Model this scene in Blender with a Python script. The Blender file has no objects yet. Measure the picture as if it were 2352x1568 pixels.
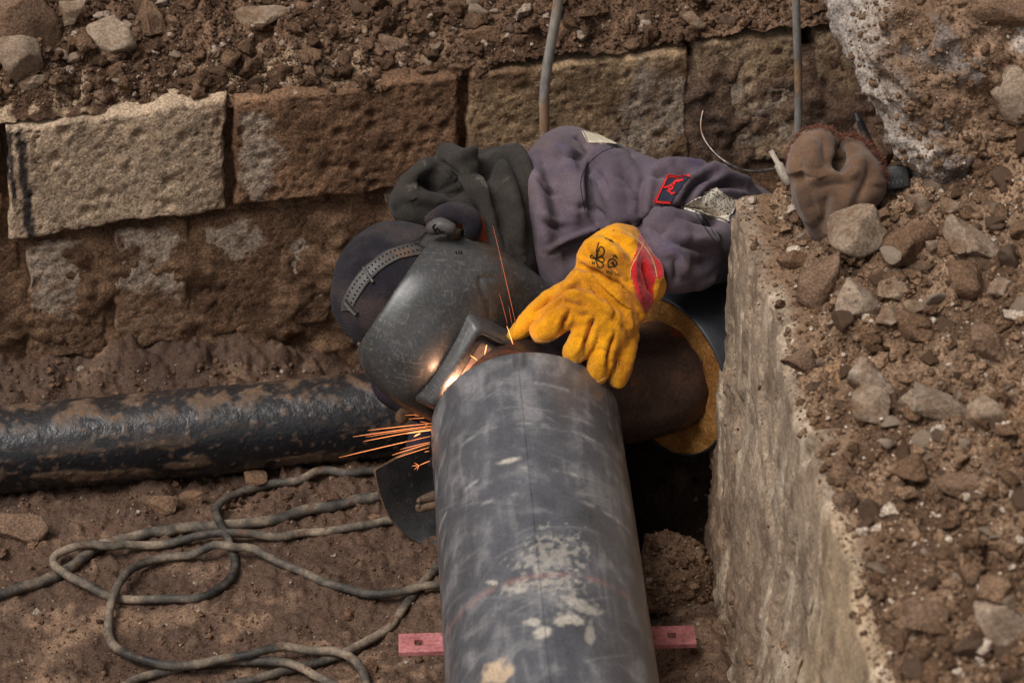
import bpy, bmesh, math, random
import numpy as np
from mathutils import Vector, Matrix
from mathutils.bvhtree import BVHTree

# ---------------------------------------------------------------- camera, sky, sun, exposure
scene = bpy.context.scene
PITCH = math.radians(33.0)
CAM = np.array([0.0, 0.0, 2.86])
FPX = 5880.0                     # focal length in pixels of a 2352 px wide picture
CX, CY = 1176.0, 784.0
FW = np.array([0.0, math.cos(PITCH), -math.sin(PITCH)])
UP = np.array([0.0, math.sin(PITCH), math.cos(PITCH)])
RT = np.array([1.0, 0.0, 0.0])
NV = -FW                         # towards the camera

cam_data = bpy.data.cameras.new('camera')
cam = bpy.data.objects.new('camera', cam_data)
scene.collection.objects.link(cam)
cam.location = CAM
cam.rotation_euler = (math.pi / 2 - PITCH, 0, 0)
cam_data.sensor_width = 36.0
cam_data.lens = FPX / 2352.0 * 36.0
cam_data.clip_start = 0.05
cam_data.clip_end = 300.0
cam_data.dof.use_dof = True
cam_data.dof.focus_distance = 4.42
cam_data.dof.aperture_fstop = 5.0
scene.camera = cam

SUN_EL, SUN_AZ = math.radians(59), math.radians(-126)   # azimuth measured from +Y, clockwise
world = bpy.data.worlds.new('World')
scene.world = world
world.use_nodes = True
wn, wl = world.node_tree.nodes, world.node_tree.links
sky = wn.new('ShaderNodeTexSky')
sky.sky_type = 'NISHITA'
sky.sun_disc = False
sky.sun_elevation = SUN_EL
sky.sun_rotation = SUN_AZ
sky.dust_density = 4.0
sky.air_density = 1.0
hsv = wn.new('ShaderNodeHueSaturation')
hsv.inputs['Saturation'].default_value = 0.10          # overcast: grey cloud light
wl.new(sky.outputs['Color'], hsv.inputs['Color'])
wl.new(hsv.outputs['Color'], wn['Background'].inputs['Color'])
wn['Background'].inputs['Strength'].default_value = 0.08

sun_data = bpy.data.lights.new('sun', 'SUN')
sun_data.energy = 2.6
sun_data.angle = math.radians(32)
sun_data.color = (1.0, 0.97, 0.93)
sun = bpy.data.objects.new('sun', sun_data)
scene.collection.objects.link(sun)
sd = Vector((math.sin(SUN_AZ) * math.cos(SUN_EL), math.cos(SUN_AZ) * math.cos(SUN_EL), math.sin(SUN_EL)))
sun.location = (0, 0, 6)
sun.rotation_euler = sd.to_track_quat('Z', 'Y').to_euler()

scene.view_settings.view_transform = 'Standard'
scene.view_settings.look = 'None'
scene.view_settings.gamma = 1.0
scene.view_settings.exposure = 0.1
scene.cycles.max_bounces = 6
scene.cycles.diffuse_bounces = 3
scene.cycles.use_adaptive_sampling = True
scene.cycles.adaptive_threshold = 0.02
scene.cycles.use_denoising = True

# ---------------------------------------------------------------- geometry helpers
def ray(px, py):
    return FW + (px - CX) / FPX * RT - (py - CY) / FPX * UP
def W(px, py, d):                # picture point at camera depth d -> world
    return CAM + d * ray(px, py)
def G(px, py, z=0.0):            # picture point on the level plane z
    r = ray(px, py)
    return CAM + (z - CAM[2]) / r[2] * r
def depth_of(p):
    return float(np.dot(np.asarray(p) - CAM, FW))
def project(P):
    P = np.asarray(P, float) - CAM
    d = P @ FW
    return CX + FPX * (P @ RT) / d, CY - FPX * (P @ UP) / d
def nrm(v):
    v = np.asarray(v, float)
    return v / np.linalg.norm(v)

_r = np.random.default_rng(11)
PERM = np.concatenate([_r.permutation(256)] * 3).astype(np.int32)
_g = _r.normal(size=(256, 3)); GRAD = (_g / np.linalg.norm(_g, axis=1)[:, None]).astype(np.float32)
JIT = _r.random((256, 3)); RND = _r.random(256)

def perlin(P):
    P = np.asarray(P)
    i = np.floor(P).astype(np.int32); f = (P - i).astype(np.float32)
    u = f * f * f * (f * (f * 6 - 15) + 10)
    i &= 255
    out = np.zeros(len(P), np.float32); G0, G1, G2 = (np.ascontiguousarray(GRAD[:, k]) for k in range(3))
    for dx in (0, 1):
        wx = u[:, 0] if dx else 1 - u[:, 0]
        hx = PERM[(i[:, 0] + dx) & 255]
        for dy in (0, 1):
            wy = u[:, 1] if dy else 1 - u[:, 1]
            hy = PERM[(hx + i[:, 1] + dy) & 255]
            for dz in (0, 1):
                wz = u[:, 2] if dz else 1 - u[:, 2]
                h = PERM[(hy + i[:, 2] + dz) & 255]
                d = G0[h] * (f[:, 0] - dx) + G1[h] * (f[:, 1] - dy) + G2[h] * (f[:, 2] - dz)
                out += wx * wy * wz * d
    return (out * 1.4).astype(float)
def fbm(P, octaves=4, lac=2.07, gain=0.5):
    P = np.asarray(P, float); a, s = 1.0, np.zeros(len(P))
    for k in range(octaves):
        s += a * perlin(P + 17.3 * k); P = P * lac; a *= gain
    return s
def ridged(P, octaves=3, gain=0.5):
    P = np.asarray(P, float); a, s = 1.0, np.zeros(len(P))
    for k in range(octaves):
        s += a * (1 - 2 * np.abs(perlin(P + 9.1 * k))); P = P * 2.1; a *= gain
    return s
def cells(P):                    # flat cells: F1, F2 and a random value of the nearest cell
    P = np.asarray(P, float)[:, :2] + np.asarray(P, float)[:, 2:3] * np.array([[13.7, 7.3]])
    i = np.floor(P).astype(np.int64); f = P - i
    f1 = np.full(len(P), 9.0); f2 = np.full(len(P), 9.0); rv = np.zeros(len(P))
    for dx in (-1, 0, 1):
        for dy in (-1, 0, 1):
            h = PERM[(PERM[(i[:, 0] + dx) & 255] + i[:, 1] + dy) & 255]
            q = JIT[h][:, :2] + np.array([dx, dy]) - f
            d = np.sqrt((q * q).sum(1))
            m = d < f1
            f2 = np.where(m, f1, np.minimum(f2, d))
            rv = np.where(m, RND[(h * 7 + 3) & 255], rv)
            f1 = np.where(m, d, f1)
    return f1, f2, rv
def lumps(P, size, share=0.5, hardness=0.55):   # stones half sunk in a surface: height in metres
    P = np.asarray(P, float); Q = P / size
    Q = Q + 0.28 * np.stack([perlin(Q * 1.3 + 5), perlin(Q * 1.3 + 31), np.zeros(len(Q))], 1)
    f1, f2, rv = cells(Q)
    r = hardness * (0.6 + 0.4 * rv / share)
    return np.where(rv < share, np.maximum(0, 1 - (f1 / r) ** 2) ** 0.6, 0) * r * size
def sstep(a, b, x):
    t = np.clip((x - a) / (b - a), 0, 1)
    return t * t * (3 - 2 * t)

def link(o, parent=None):
    scene.collection.objects.link(o)
    if parent is not None: o.parent = parent
    return o
def make_mesh(name, V, F, smooth=True):
    V = np.asarray(V, dtype=np.float32)
    me = bpy.data.meshes.new(name)
    if isinstance(F, np.ndarray):
        n, k = F.shape
        me.vertices.add(len(V)); me.vertices.foreach_set('co', V.ravel())
        me.loops.add(n * k); me.loops.foreach_set('vertex_index', F.astype(np.int32).ravel())
        me.polygons.add(n)
        me.polygons.foreach_set('loop_start', np.arange(0, n * k, k, dtype=np.int32))
        me.polygons.foreach_set('loop_total', np.full(n, k, dtype=np.int32))
        me.update(calc_edges=True)
    else:
        me.from_pydata(V.tolist(), [], F)
    me.polygons.foreach_set('use_smooth', np.full(len(me.polygons), smooth))
    me.update()
    return me
def add(name, V, F, mat, parent=None, base=None, smooth=True, col=None):
    """one mesh object from world-space vertices; its origin is the parent's or its own base"""
    V = np.asarray(V, float)
    if parent is not None:
        off = np.array(parent.location); loc = (0, 0, 0)
        if parent.parent is not None: off = off + np.array(parent.parent.location)
    else:
        if base is None:
            lo, hi = V.min(0), V.max(0); base = ((lo[0] + hi[0]) / 2, (lo[1] + hi[1]) / 2, lo[2])
        off = np.array(base, float); loc = tuple(off)
    me = make_mesh(name, V - off, F, smooth)
    if col is not None: set_col(me, col)
    if mat is not None: me.materials.append(mat)
    o = bpy.data.objects.new(name, me); o.location = loc
    return link(o, parent)
def set_col(me, col, name='col'):
    a = me.attributes.new(name, 'FLOAT_COLOR', 'POINT')
    c = np.ones((len(me.vertices), 4), dtype=np.float32); c[:, :col.shape[1]] = col
    a.data.foreach_set('color', c.ravel())
def empty(name, loc, label, cat, group=None):
    o = bpy.data.objects.new(name, None); o.location = tuple(float(x) for x in loc)
    o.empty_display_size = 0.05
    link(o)
    return tag(o, label, cat, group)
def tag(o, label=None, cat=None, group=None, kind=None):
    if label: o['label'] = label
    if cat: o['category'] = cat
    if group: o['group'] = group
    if kind: o['kind'] = kind
    return o
def grid_faces(nu, nv, wrap_u=False):
    u = np.arange(nu if wrap_u else nu - 1); v = np.arange(nv - 1)
    U, V_ = np.meshgrid(u, v, indexing='ij'); U2 = (U + 1) % nu
    return np.stack([U * nv + V_, U2 * nv + V_, U2 * nv + V_ + 1, U * nv + V_ + 1], -1).reshape(-1, 4)
def flip(F): return F[:, ::-1].copy()
def normals_of(V, F):
    V = np.asarray(V, float); N = np.zeros_like(V)
    for k in range(1, F.shape[1] - 1):
        n = np.cross(V[F[:, k]] - V[F[:, 0]], V[F[:, k + 1]] - V[F[:, 0]])
        for c in (0, k, k + 1): np.add.at(N, F[:, c], n)
    l = np.linalg.norm(N, axis=1); l[l == 0] = 1
    return N / l[:, None]
def catmull(P, k):
    P = np.asarray(P, float)
    Q = np.vstack([2 * P[0] - P[1], P, 2 * P[-1] - P[-2]]); out = []
    for i in range(1, len(Q) - 2):
        t = np.linspace(0, 1, k, endpoint=False)[:, None]
        a, b, c, d = Q[i - 1], Q[i], Q[i + 1], Q[i + 2]
        out.append(0.5 * (2 * b + (c - a) * t + (2 * a - 5 * b + 4 * c - d) * t ** 2 + (3 * b - a - 3 * c + d) * t ** 3))
    out.append(P[-1:])
    return np.vstack(out)
def resample(P, step):
    P = np.asarray(P, float); s = np.r_[0, np.cumsum(np.linalg.norm(np.diff(P, axis=0), axis=1))]
    n = max(2, int(round(s[-1] / step)) + 1); t = np.linspace(0, s[-1], n)
    return np.stack([np.interp(t, s, P[:, k]) for k in range(P.shape[1])], 1)
def tube(P, r, n=12, cap=True, flat=1.0):
    """swept round tube along P with radius r (number or array)"""
    P = np.asarray(P, float); m = len(P); r = np.broadcast_to(np.asarray(r, float), (m,))
    T = np.gradient(P, axis=0); T /= np.linalg.norm(T, axis=1)[:, None]
    ref = np.array([0, 0, 1.0]) if abs(T[0][2]) < 0.9 else np.array([1.0, 0, 0])
    A = np.zeros_like(P); a = nrm(np.cross(ref, T[0]))
    for i in range(m):
        a = nrm(a - np.dot(a, T[i]) * T[i]); A[i] = a
    B = np.cross(T, A); th = np.linspace(0, 2 * np.pi, n, endpoint=False)
    V = (P[:, None] + r[:, None, None] * (np.cos(th)[None, :, None] * A[:, None] + flat * np.sin(th)[None, :, None] * B[:, None]))
    V = V.transpose(1, 0, 2).reshape(-1, 3)
    F = grid_faces(n, m, True)
    if cap:
        k = len(V); V = np.vstack([V, P[0], P[-1]])
        i = np.arange(n); j = (i + 1) % n
        F = np.vstack([F, np.stack([j * m, i * m, np.full(n, k), np.full(n, k)], 1), np.stack([i * m + m - 1, j * m + m - 1, np.full(n, k + 1), np.full(n, k + 1)], 1)])
        F = [tuple(dict.fromkeys(f)) for f in F.tolist()]
        F = np.array([f if len(f) == 4 else f + (f[-1],) for f in F])
    return V, F
def clean(F):
    """list form with repeated corners removed"""
    return [tuple(dict.fromkeys(f)) for f in (F.tolist() if isinstance(F, np.ndarray) else F)]
def join(parts):
    Vs, Fs, n = [], [], 0
    for V, F in parts:
        Vs.append(np.asarray(V, float)); Fs += [tuple(i + n for i in f) for f in clean(F)]; n += len(V)
    return np.vstack(Vs), Fs
def loft(st, k=6, n=28, sq=1.0):
    """body of rounded sections; a station = (ax, ay, bx, by, depth, half thickness)"""
    S = catmull(np.array(st, float), k); m = len(S)
    th = np.linspace(0, 2 * np.pi, n, endpoint=False); V = np.zeros((n, m, 3))
    co = np.sign(np.cos(th)) * np.abs(np.cos(th)) ** sq; si = np.sign(np.sin(th)) * np.abs(np.sin(th)) ** sq
    C = np.zeros((m, 3))
    for i, (ax, ay, bx, by, d, t) in enumerate(S):
        A, B = W(ax, ay, d), W(bx, by, d); c = (A + B) / 2; C[i] = c; h = (B - A) / 2
        nv = nrm(CAM - c)
        V[:, i] = c + co[:, None] * h + si[:, None] * t * nv
    V = V.reshape(-1, 3); F = clean(grid_faces(n, m, True)); q = len(V)
    V = np.vstack([V, C[0], C[-1]])
    for i in range(n):
        j = (i + 1) % n
        F.append((j * m, i * m, q)); F.append((i * m + m - 1, j * m + m - 1, q + 1))
    return V, F
def finger(P, k=5, n=14):
    """limb along picture points (px, py, depth, radius in m)"""
    S = catmull(np.array(P, float), k)
    C = np.array([W(a, b, d) for a, b, d, _ in S]); r = np.maximum(S[:, 3], 0.0005)
    e0, e1 = nrm(C[0] - C[1]), nrm(C[-1] - C[-2])
    C = np.vstack([C[0] + e0 * r[0] * 0.85, C[0] + e0 * r[0] * 0.5, C, C[-1] + e1 * r[-1] * 0.5, C[-1] + e1 * r[-1] * 0.85])
    r = np.r_[r[0] * 0.45, r[0] * 0.83, r, r[-1] * 0.83, r[-1] * 0.45]
    return tube(C, r, n)
def remesh(name, V, F, voxel, smooth_iter=3):
    """union of overlapping closed pieces as one skin; returns V, F(list) arrays"""
    me = bpy.data.meshes.new(name); me.from_pydata(np.asarray(V).tolist(), [], clean(F))
    bm = bmesh.new(); bm.from_mesh(me); bmesh.ops.recalc_face_normals(bm, faces=bm.faces); bm.to_mesh(me); bm.free()
    o = bpy.data.objects.new(name, me); scene.collection.objects.link(o)
    m = o.modifiers.new('r', 'REMESH'); m.mode = 'VOXEL'; m.voxel_size = voxel
    if smooth_iter:
        s = o.modifiers.new('s', 'SMOOTH'); s.factor = 0.6; s.iterations = smooth_iter
    dg = bpy.context.evaluated_depsgraph_get()
    e = bpy.data.meshes.new_from_object(o.evaluated_get(dg))
    V2 = np.zeros(len(e.vertices) * 3); e.vertices.foreach_get('co', V2)
    F2 = np.array([tuple(p.vertices) if len(p.vertices) == 4 else tuple(p.vertices) + (p.vertices[-1],) for p in e.polygons])
    bpy.data.objects.remove(o); bpy.data.meshes.remove(me); bpy.data.meshes.remove(e)
    return V2.reshape(-1, 3), F2
def tris(F): return [f for f in clean(F)]
def bvh_of(V, F): return BVHTree.FromPolygons([tuple(v) for v in V], clean(F))
def cast(bvh, px, py):
    h = bvh.ray_cast(Vector(CAM), Vector(nrm(ray(px, py))))
    return None if h[0] is None else (np.array(h[0]), np.array(h[1]))
def stroke_pts(bvh, pts, step=0.004):
    P = catmull(np.array(pts, float), 8) if len(pts) > 2 else resample(np.array(pts, float), 6)
    out = [cast(bvh, a, b) for a, b in P]
    out = [h[0] for h in out if h is not None]
    return resample(np.array(out), step) if len(out) > 1 else None
def sculpt(V, F, strokes, gain=1.0):
    """push folds into a skin: stroke = (picture polyline, height m, width m[, kind])"""
    bvh = bvh_of(V, F); N = normals_of(V, F); D = np.zeros(len(V))
    for s in strokes:
        pts, amp, wd = s[:3]; amp = amp * gain; kind = s[3] if len(s) > 3 else 'g'
        C = stroke_pts(bvh, pts)
        if C is None: continue
        lo, hi = C.min(0) - 3.2 * wd, C.max(0) + 3.2 * wd
        idx = np.where(((V > lo) & (V < hi)).all(1))[0]
        if len(idx) == 0: continue
        d2 = ((V[idx][:, None] - C[None]) ** 2).sum(2); j = d2.argmin(1); d = np.sqrt(d2[np.arange(len(idx)), j])
        t = j / max(1, len(C) - 1); tp = np.clip(np.minimum(t, 1 - t) * 5, 0, 1); tp = 0.25 + 0.75 * tp
        if kind == 'g': D[idx] += amp * tp * np.exp(-(d / wd) ** 2)
        elif kind == 'f':               # fold: ridge flanked by two shallow valleys
            q = (d / wd) ** 2; D[idx] += amp * tp * (1 - 0.9 * q) * np.exp(-q * 0.9)
    return V + N * D[:, None]
# ---------------------------------------------------------------- materials
def mat(name, ramp, scale=8.0, detail=6.0, rough=(0.85, 0.98), bump=((60, 0.5, 0.004),), attr=False,
        fine=(220.0, 0.25), spec=0.3, metallic=0.0, sheen=0.0, objrand=0.0, stains=(), stretch=None, coat=0.0, weave=None):
    m = bpy.data.materials.new(name); m.use_nodes = True
    nt = m.node_tree; N, L = nt.nodes, nt.links
    b = N['Principled BSDF']
    tc = N.new('ShaderNodeTexCoord'); co = tc.outputs['Object']
    if stretch:
        mp = N.new('ShaderNodeMapping'); mp.inputs['Scale'].default_value = stretch
        L.new(co, mp.inputs['Vector']); sco = mp.outputs['Vector']
    else: sco = co
    def noise(sc, det=6.0, vec=None, off=None, rg=0.6):
        n = N.new('ShaderNodeTexNoise'); n.inputs['Scale'].default_value = sc; n.inputs['Detail'].default_value = det
        n.inputs['Roughness'].default_value = rg
        v = sco if vec is None else vec
        if off is not None:
            a = N.new('ShaderNodeVectorMath'); a.operation = 'ADD'; a.inputs[1].default_value = (off, off * 1.7, -off)
            L.new(v, a.inputs[0]); v = a.outputs[0]
        L.new(v, n.inputs['Vector']); return n.outputs['Fac']
    def mixc(fac, a, bcol, mode='MIX'):
        x = N.new('ShaderNodeMix'); x.data_type = 'RGBA'; x.blend_type = mode
        for i, v in ((0, fac), (6, a), (7, bcol)):
            if isinstance(v, (int, float)): x.inputs[i].default_value = v
            elif isinstance(v, tuple): x.inputs[i].default_value = (*v[:3], 1)
            else: L.new(v, x.inputs[i])
        return x.outputs[2]
    def maprange(v, a, bb, c=0.0, d=1.0):
        x = N.new('ShaderNodeMapRange'); x.interpolation_type = 'SMOOTHSTEP'
        x.inputs[1].default_value = a; x.inputs[2].default_value = bb; x.inputs[3].default_value = c; x.inputs[4].default_value = d
        L.new(v, x.inputs[0]); return x.outputs[0]
    cr = N.new('ShaderNodeValToRGB'); e = cr.color_ramp.elements
    for i, (p, c) in enumerate(ramp):
        el = e[i] if i < 2 else e.new(p)
        el.position = p; el.color = (*c, 1)
    f0 = noise(scale, min(detail, 4))
    L.new(f0, cr.inputs['Fac']); colr = cr.outputs['Color']
    if attr:
        at = N.new('ShaderNodeAttribute'); at.attribute_name = 'col'
        colr = mixc(1.0, at.outputs['Color'], colr, 'MULTIPLY')
    for (sc, lo, hi, c, off) in stains:
        colr = mixc(maprange(noise(sc, 5.0, None, off), lo, hi), colr, c)
    if fine:
        fv = maprange(noise(fine[0], 1.0), 0.3, 0.7, 1 - fine[1], 1 + fine[1])
        cmb = N.new('ShaderNodeCombineColor')
        for i in range(3): L.new(fv, cmb.inputs[i])
        colr = mixc(1.0, colr, cmb.outputs[0], 'MULTIPLY')
    if objrand:
        oi = N.new('ShaderNodeObjectInfo')
        v = N.new('ShaderNodeMapRange'); v.inputs[3].default_value = 1 - objrand; v.inputs[4].default_value = 1 + objrand
        L.new(oi.outputs['Random'], v.inputs[0])
        h = N.new('ShaderNodeHueSaturation'); L.new(v.outputs[0], h.inputs['Value']); L.new(colr, h.inputs['Color'])
        v2 = N.new('ShaderNodeMapRange'); v2.inputs[3].default_value = 1.02; v2.inputs[4].default_value = 0.85
        L.new(oi.outputs['Random'], v2.inputs[0]); L.new(v2.outputs[0], h.inputs['Saturation'])
        colr = h.outputs['Color']
    L.new(colr, b.inputs['Base Color'])
    L.new(maprange(f0, 0.3, 0.7, rough[0], rough[1]), b.inputs['Roughness'])
    b.inputs['Specular IOR Level'].default_value = spec
    b.inputs['Metallic'].default_value = metallic
    b.inputs['Coat Weight'].default_value = coat
    if sheen:
        b.inputs['Sheen Weight'].default_value = sheen; b.inputs['Sheen Roughness'].default_value = 0.6
    prev = None
    hs = [(noise(s, 3.0, None, None, 0.65), st, ds) for s, st, ds in bump]
    if weave:
        wv = N.new('ShaderNodeTexWave'); wv.inputs['Scale'].default_value = weave[0]; wv.inputs['Distortion'].default_value = weave[3]
        wv.inputs['Detail'].default_value = 2; wv.inputs['Detail Scale'].default_value = 2
        wv.bands_direction = weave[4]
        L.new(co, wv.inputs['Vector']); hs.append((wv.outputs['Fac'], weave[1], weave[2]))
    for h, st, ds in hs:
        bp = N.new('ShaderNodeBump'); bp.inputs['Strength'].default_value = st; bp.inputs['Distance'].default_value = ds
        L.new(h, bp.inputs['Height'])
        if prev is not None: L.new(prev, bp.inputs['Normal'])
        prev = bp.outputs['Normal']
    if prev is not None: L.new(prev, b.inputs['Normal'])
    return m

def S(r, g, b_):                 # 0..255 display colour -> linear
    f = lambda v: (v / 255 / 12.92) if v / 255 <= 0.04045 else ((v / 255 + 0.055) / 1.055) ** 2.4
    return (f(r), f(g), f(b_))

M = {}
GREY = [(0.3, (0.78, 0.78, 0.78)), (0.7, (1.15, 1.13, 1.1))]
M['soil'] = mat('soil', [(0.25, S(72, 50, 36)), (0.5, S(102, 76, 56)), (0.75, S(136, 106, 82))], 9, 8, (0.85, 1.0),
                ((90, 0.7, 0.006), (320, 0.6, 0.003)), fine=(260, 0.35), spec=0.15)
M['floor'] = mat('floor_soil', [(0.2, (0.66, 0.66, 0.66)), (0.6, (1.0, 1.0, 1.0))], 14, 8, (0.60, 0.95),
                 ((90, 0.6, 0.005), (300, 0.5, 0.003)), attr=True, fine=(240, 0.3), spec=0.25)
M['bank'] = mat('bank_soil', [(0.25, (0.7, 0.7, 0.7)), (0.7, (1.2, 1.18, 1.15))], 16, 8, (0.9, 1.0),
                ((80, 0.7, 0.006), (300, 0.6, 0.003)), attr=True, fine=(230, 0.4), spec=0.12)
M['clod'] = mat('clod', [(0.25, (0.7, 0.68, 0.66)), (0.7, (1.25, 1.22, 1.18))], 25, 8, (0.9, 1.0), ((120, 0.8, 0.006), (400, 0.5, 0.002)), attr=True,
                fine=(300, 0.4), spec=0.12)
M['rock'] = mat('rubble_rock', [(0.2, S(100, 80, 63)), (0.5, S(138, 117, 97)), (0.8, S(170, 150, 129))], 12, 8, (0.8, 0.97),
                ((70, 0.5, 0.004), (260, 0.5, 0.002)), fine=(200, 0.25), spec=0.2, objrand=0.22,
                stains=((14, 0.52, 0.66, S(110, 82, 60), 3.0), (60, 0.6, 0.72, S(80, 66, 56), 8.0)))
M['stone'] = mat('wall_stone', GREY, 18, 9, (0.85, 0.98), ((75, 0.5, 0.004), (240, 0.9, 0.004)), attr=True,
                 fine=(190, 0.36), spec=0.15)
M['concrete'] = mat('concrete', GREY, 10, 9, (0.8, 0.97), ((70, 0.35, 0.003), (240, 0.6, 0.003)), attr=True, fine=(190, 0.26), spec=0.2)
M['boulder'] = mat('boulder', GREY, 14, 9, (0.8, 0.97), ((60, 0.9, 0.008), (220, 0.6, 0.004)), attr=True, fine=(170, 0.35), spec=0.2)
M['clodrock'] = mat('muddy_rock', [(0.2, S(84, 62, 47)), (0.5, S(112, 86, 66)), (0.8, S(142, 114, 92))], 14, 8, (0.85, 1.0),
                ((80, 0.8, 0.006), (300, 0.5, 0.003)), fine=(240, 0.3), spec=0.15, objrand=0.15)
# ---------------------------------------------------------------- setting: trench floor, banks, walls
def spaced(*segs):               # (start, stop, step) runs joined into one axis
    out = []
    for a, b, s in segs: out.append(np.arange(a, b, s))
    return np.unique(np.round(np.concatenate(out), 5))
WALL_ANG = math.radians(11.5)
WD = np.array([math.cos(WALL_ANG), math.sin(WALL_ANG), 0])       # along the stone wall, to the right
WN = np.array([math.sin(WALL_ANG), -math.cos(WALL_ANG), 0])      # its outward face
W0 = G(1176, 790, 0)
def wall_hit(px, py, off=0.0):   # picture point on the wall plane -> (u, z)
    r = ray(px, py); t = np.dot(W0 + WN * off - CAM, WN) / np.dot(r, WN); p = CAM + t * r
    return np.dot(p - W0, WD), p[2]
def wall_y(x): return W0[1] + math.tan(WALL_ANG) * (x - W0[0])

# --- trench floor
def floor_h(x, y):
    P = np.stack([x, y, np.zeros_like(x)], 1)
    h = 0.018 * fbm(P * 3.1, 4) + 0.006 * fbm(P * 17, 4) + 0.0035 * ridged(P * 40, 2)
    rough = np.clip(sstep(-0.3, 0.5, fbm(P * 2.3 + 7, 3)) * 0.55 + 0.6 * sstep(3.45, 3.85, y), 0, 1)
    h += rough * (0.6 * lumps(P, 0.085, 0.30) + 0.7 * lumps(P + 3, 0.045, 0.4) + 0.8 * lumps(P + 5, 0.024, 0.5))
    h += 0.55 * lumps(P + 9, 0.018, 0.40) + 0.5 * lumps(P + 15, 0.011, 0.5) + 0.0022 * fbm(P * 75, 3)
    # loose soil heaped against the foot of the wall and between pipe and concrete
    yw = W0[1] + math.tan(WALL_ANG) * (x - W0[0])
    foot = sstep(0.34, -0.02, yw - y) * sstep(-0.25, -0.62, x)
    h += foot * (0.115 + 0.03 * fbm(P * 5, 3))
    h += 0.10 * np.exp(-((x - 0.33) / 0.10) ** 2 - ((y - 3.30) / 0.22) ** 2)
    h -= 0.24 * np.exp(-((x - 0.24) / 0.13) ** 2 - ((y - 3.90) / 0.16) ** 2)  # hollow behind the elbow, sunk deeper to keep the gap dark
    return h
xs = spaced((-7, -1.6, 0.25), (-1.6, -1.12, 0.02), (-1.12, 0.42, 0.0042), (0.42, 0.8, 0.03), (0.8, 3, 0.3))
ys = spaced((-3, 2.4, 0.25), (2.4, 2.85, 0.02), (2.85, 4.45, 0.005), (4.45, 4.9, 0.03), (4.9, 8, 0.3))
X, Y = np.meshgrid(xs, ys, indexing='ij'); x, y = X.ravel(), Y.ravel()
z = floor_h(x, y)
P = np.stack([x, y, z], 1)
n1 = fbm(P * np.array([6, 9, 6]) + 4, 5); n2 = fbm(P * 30, 4)
dry = 0.75 * sstep(-0.1, 0.6, n1 + 0.5 * n2 - 0.45 * sstep(3.2, 4.0, y) + 0.05)
wet, dr = np.array(S(88, 67, 54)), np.array(S(144, 115, 92))
dark = np.array(S(66, 48, 38))
c = wet + (dr - wet) * dry[:, None]
dk = (sstep(0.1, 0.5, fbm(P * 4 + 20, 4)) * 0.6)[:, None]; c = c * (1 - dk) + dark * dk
floor_o = add('trench_floor', P, grid_faces(len(xs), len(ys)), M['floor'], base=(0, 3.5, 0), col=c)
tag(floor_o, kind='structure')
floor_bvh = bvh_of(P, grid_faces(len(xs), len(ys)))
def floor_z(x_, y_):
    h = floor_bvh.ray_cast(Vector((x_, y_, 2)), Vector((0, 0, -1)))
    return 0.0 if h[0] is None else h[0].z
def on_floor(px, py, lift=0.0):
    h = cast(floor_bvh, px, py); return h[0] + np.array([0, 0, lift])

# --- soil bank above the stone wall
def top_h(x, yy):                # yy: metres behind the wall face
    P = np.stack([x, yy + 5, np.zeros_like(x)], 1)
    h = 0.632 + 0.034 * sstep(-0.15, 0.05, x) + 0.02 * sstep(0.2, 0.5, x) + 0.30 * np.maximum(yy, 0) + 0.04 * sstep(-0.06, 0.08, yy) + 0.10 * sstep(0.5, 1.0, x) * sstep(0.0, 0.2, yy)
    h += 0.03 * fbm(P * 4, 4) * sstep(0, 0.1, yy) + 0.010 * fbm(P * 15, 4)
    k = sstep(-0.07, 0.03, yy)
    h += k * (0.75 * lumps(P, 0.11, 0.35) + 0.9 * lumps(P + 3, 0.06, 0.5) + 1.0 * lumps(P + 5, 0.03, 0.6)) + 0.9 * lumps(P + 7, 0.016, 0.6) + 0.0035 * fbm(P * 60, 3)
    return h
xs = spaced((-7, -1.5, 0.2), (-1.5, -1.1, 0.02), (-1.1, 0.95, 0.0048), (0.95, 1.4, 0.02), (1.4, 6, 0.3))
ys = spaced((-0.052, 0.75, 0.0048), (0.75, 1.2, 0.03), (1.2, 9, 0.4))
X, Y = np.meshgrid(xs, ys, indexing='ij'); x, yy = X.ravel(), Y.ravel()
yy = yy + (0.016 * fbm(np.stack([x * 9, yy * 0, yy * 0], 1), 4) + 0.004) * sstep(0.05, -0.05, yy)
z = top_h(x, yy); yw = W0[1] + math.tan(WALL_ANG) * (x - W0[0])
P = np.stack([x, yw + yy, z], 1)
n1 = fbm(P * 7, 5); n2 = fbm(P * 35, 3)
t = sstep(-0.4, 0.5, n1 + 0.4 * n2)[:, None]
c = np.array(S(74, 55, 43)) * (1 - t) + np.array(S(114, 89, 71)) * t
pale = (sstep(0.06, 0.0, yy) * sstep(0.0, -0.5, x) * sstep(-0.2, 0.3, n1 + n2))[:, None] * 0.7
c = c * (1 - pale) + np.array(S(185, 160, 132)) * pale
top_o = add('soil_bank', P, grid_faces(len(xs), len(ys)), M['bank'], base=(0, 4.6, 0.6), col=c)
tag(top_o, kind='structure')
top_bvh = bvh_of(P, grid_faces(len(xs), len(ys)))

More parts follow.
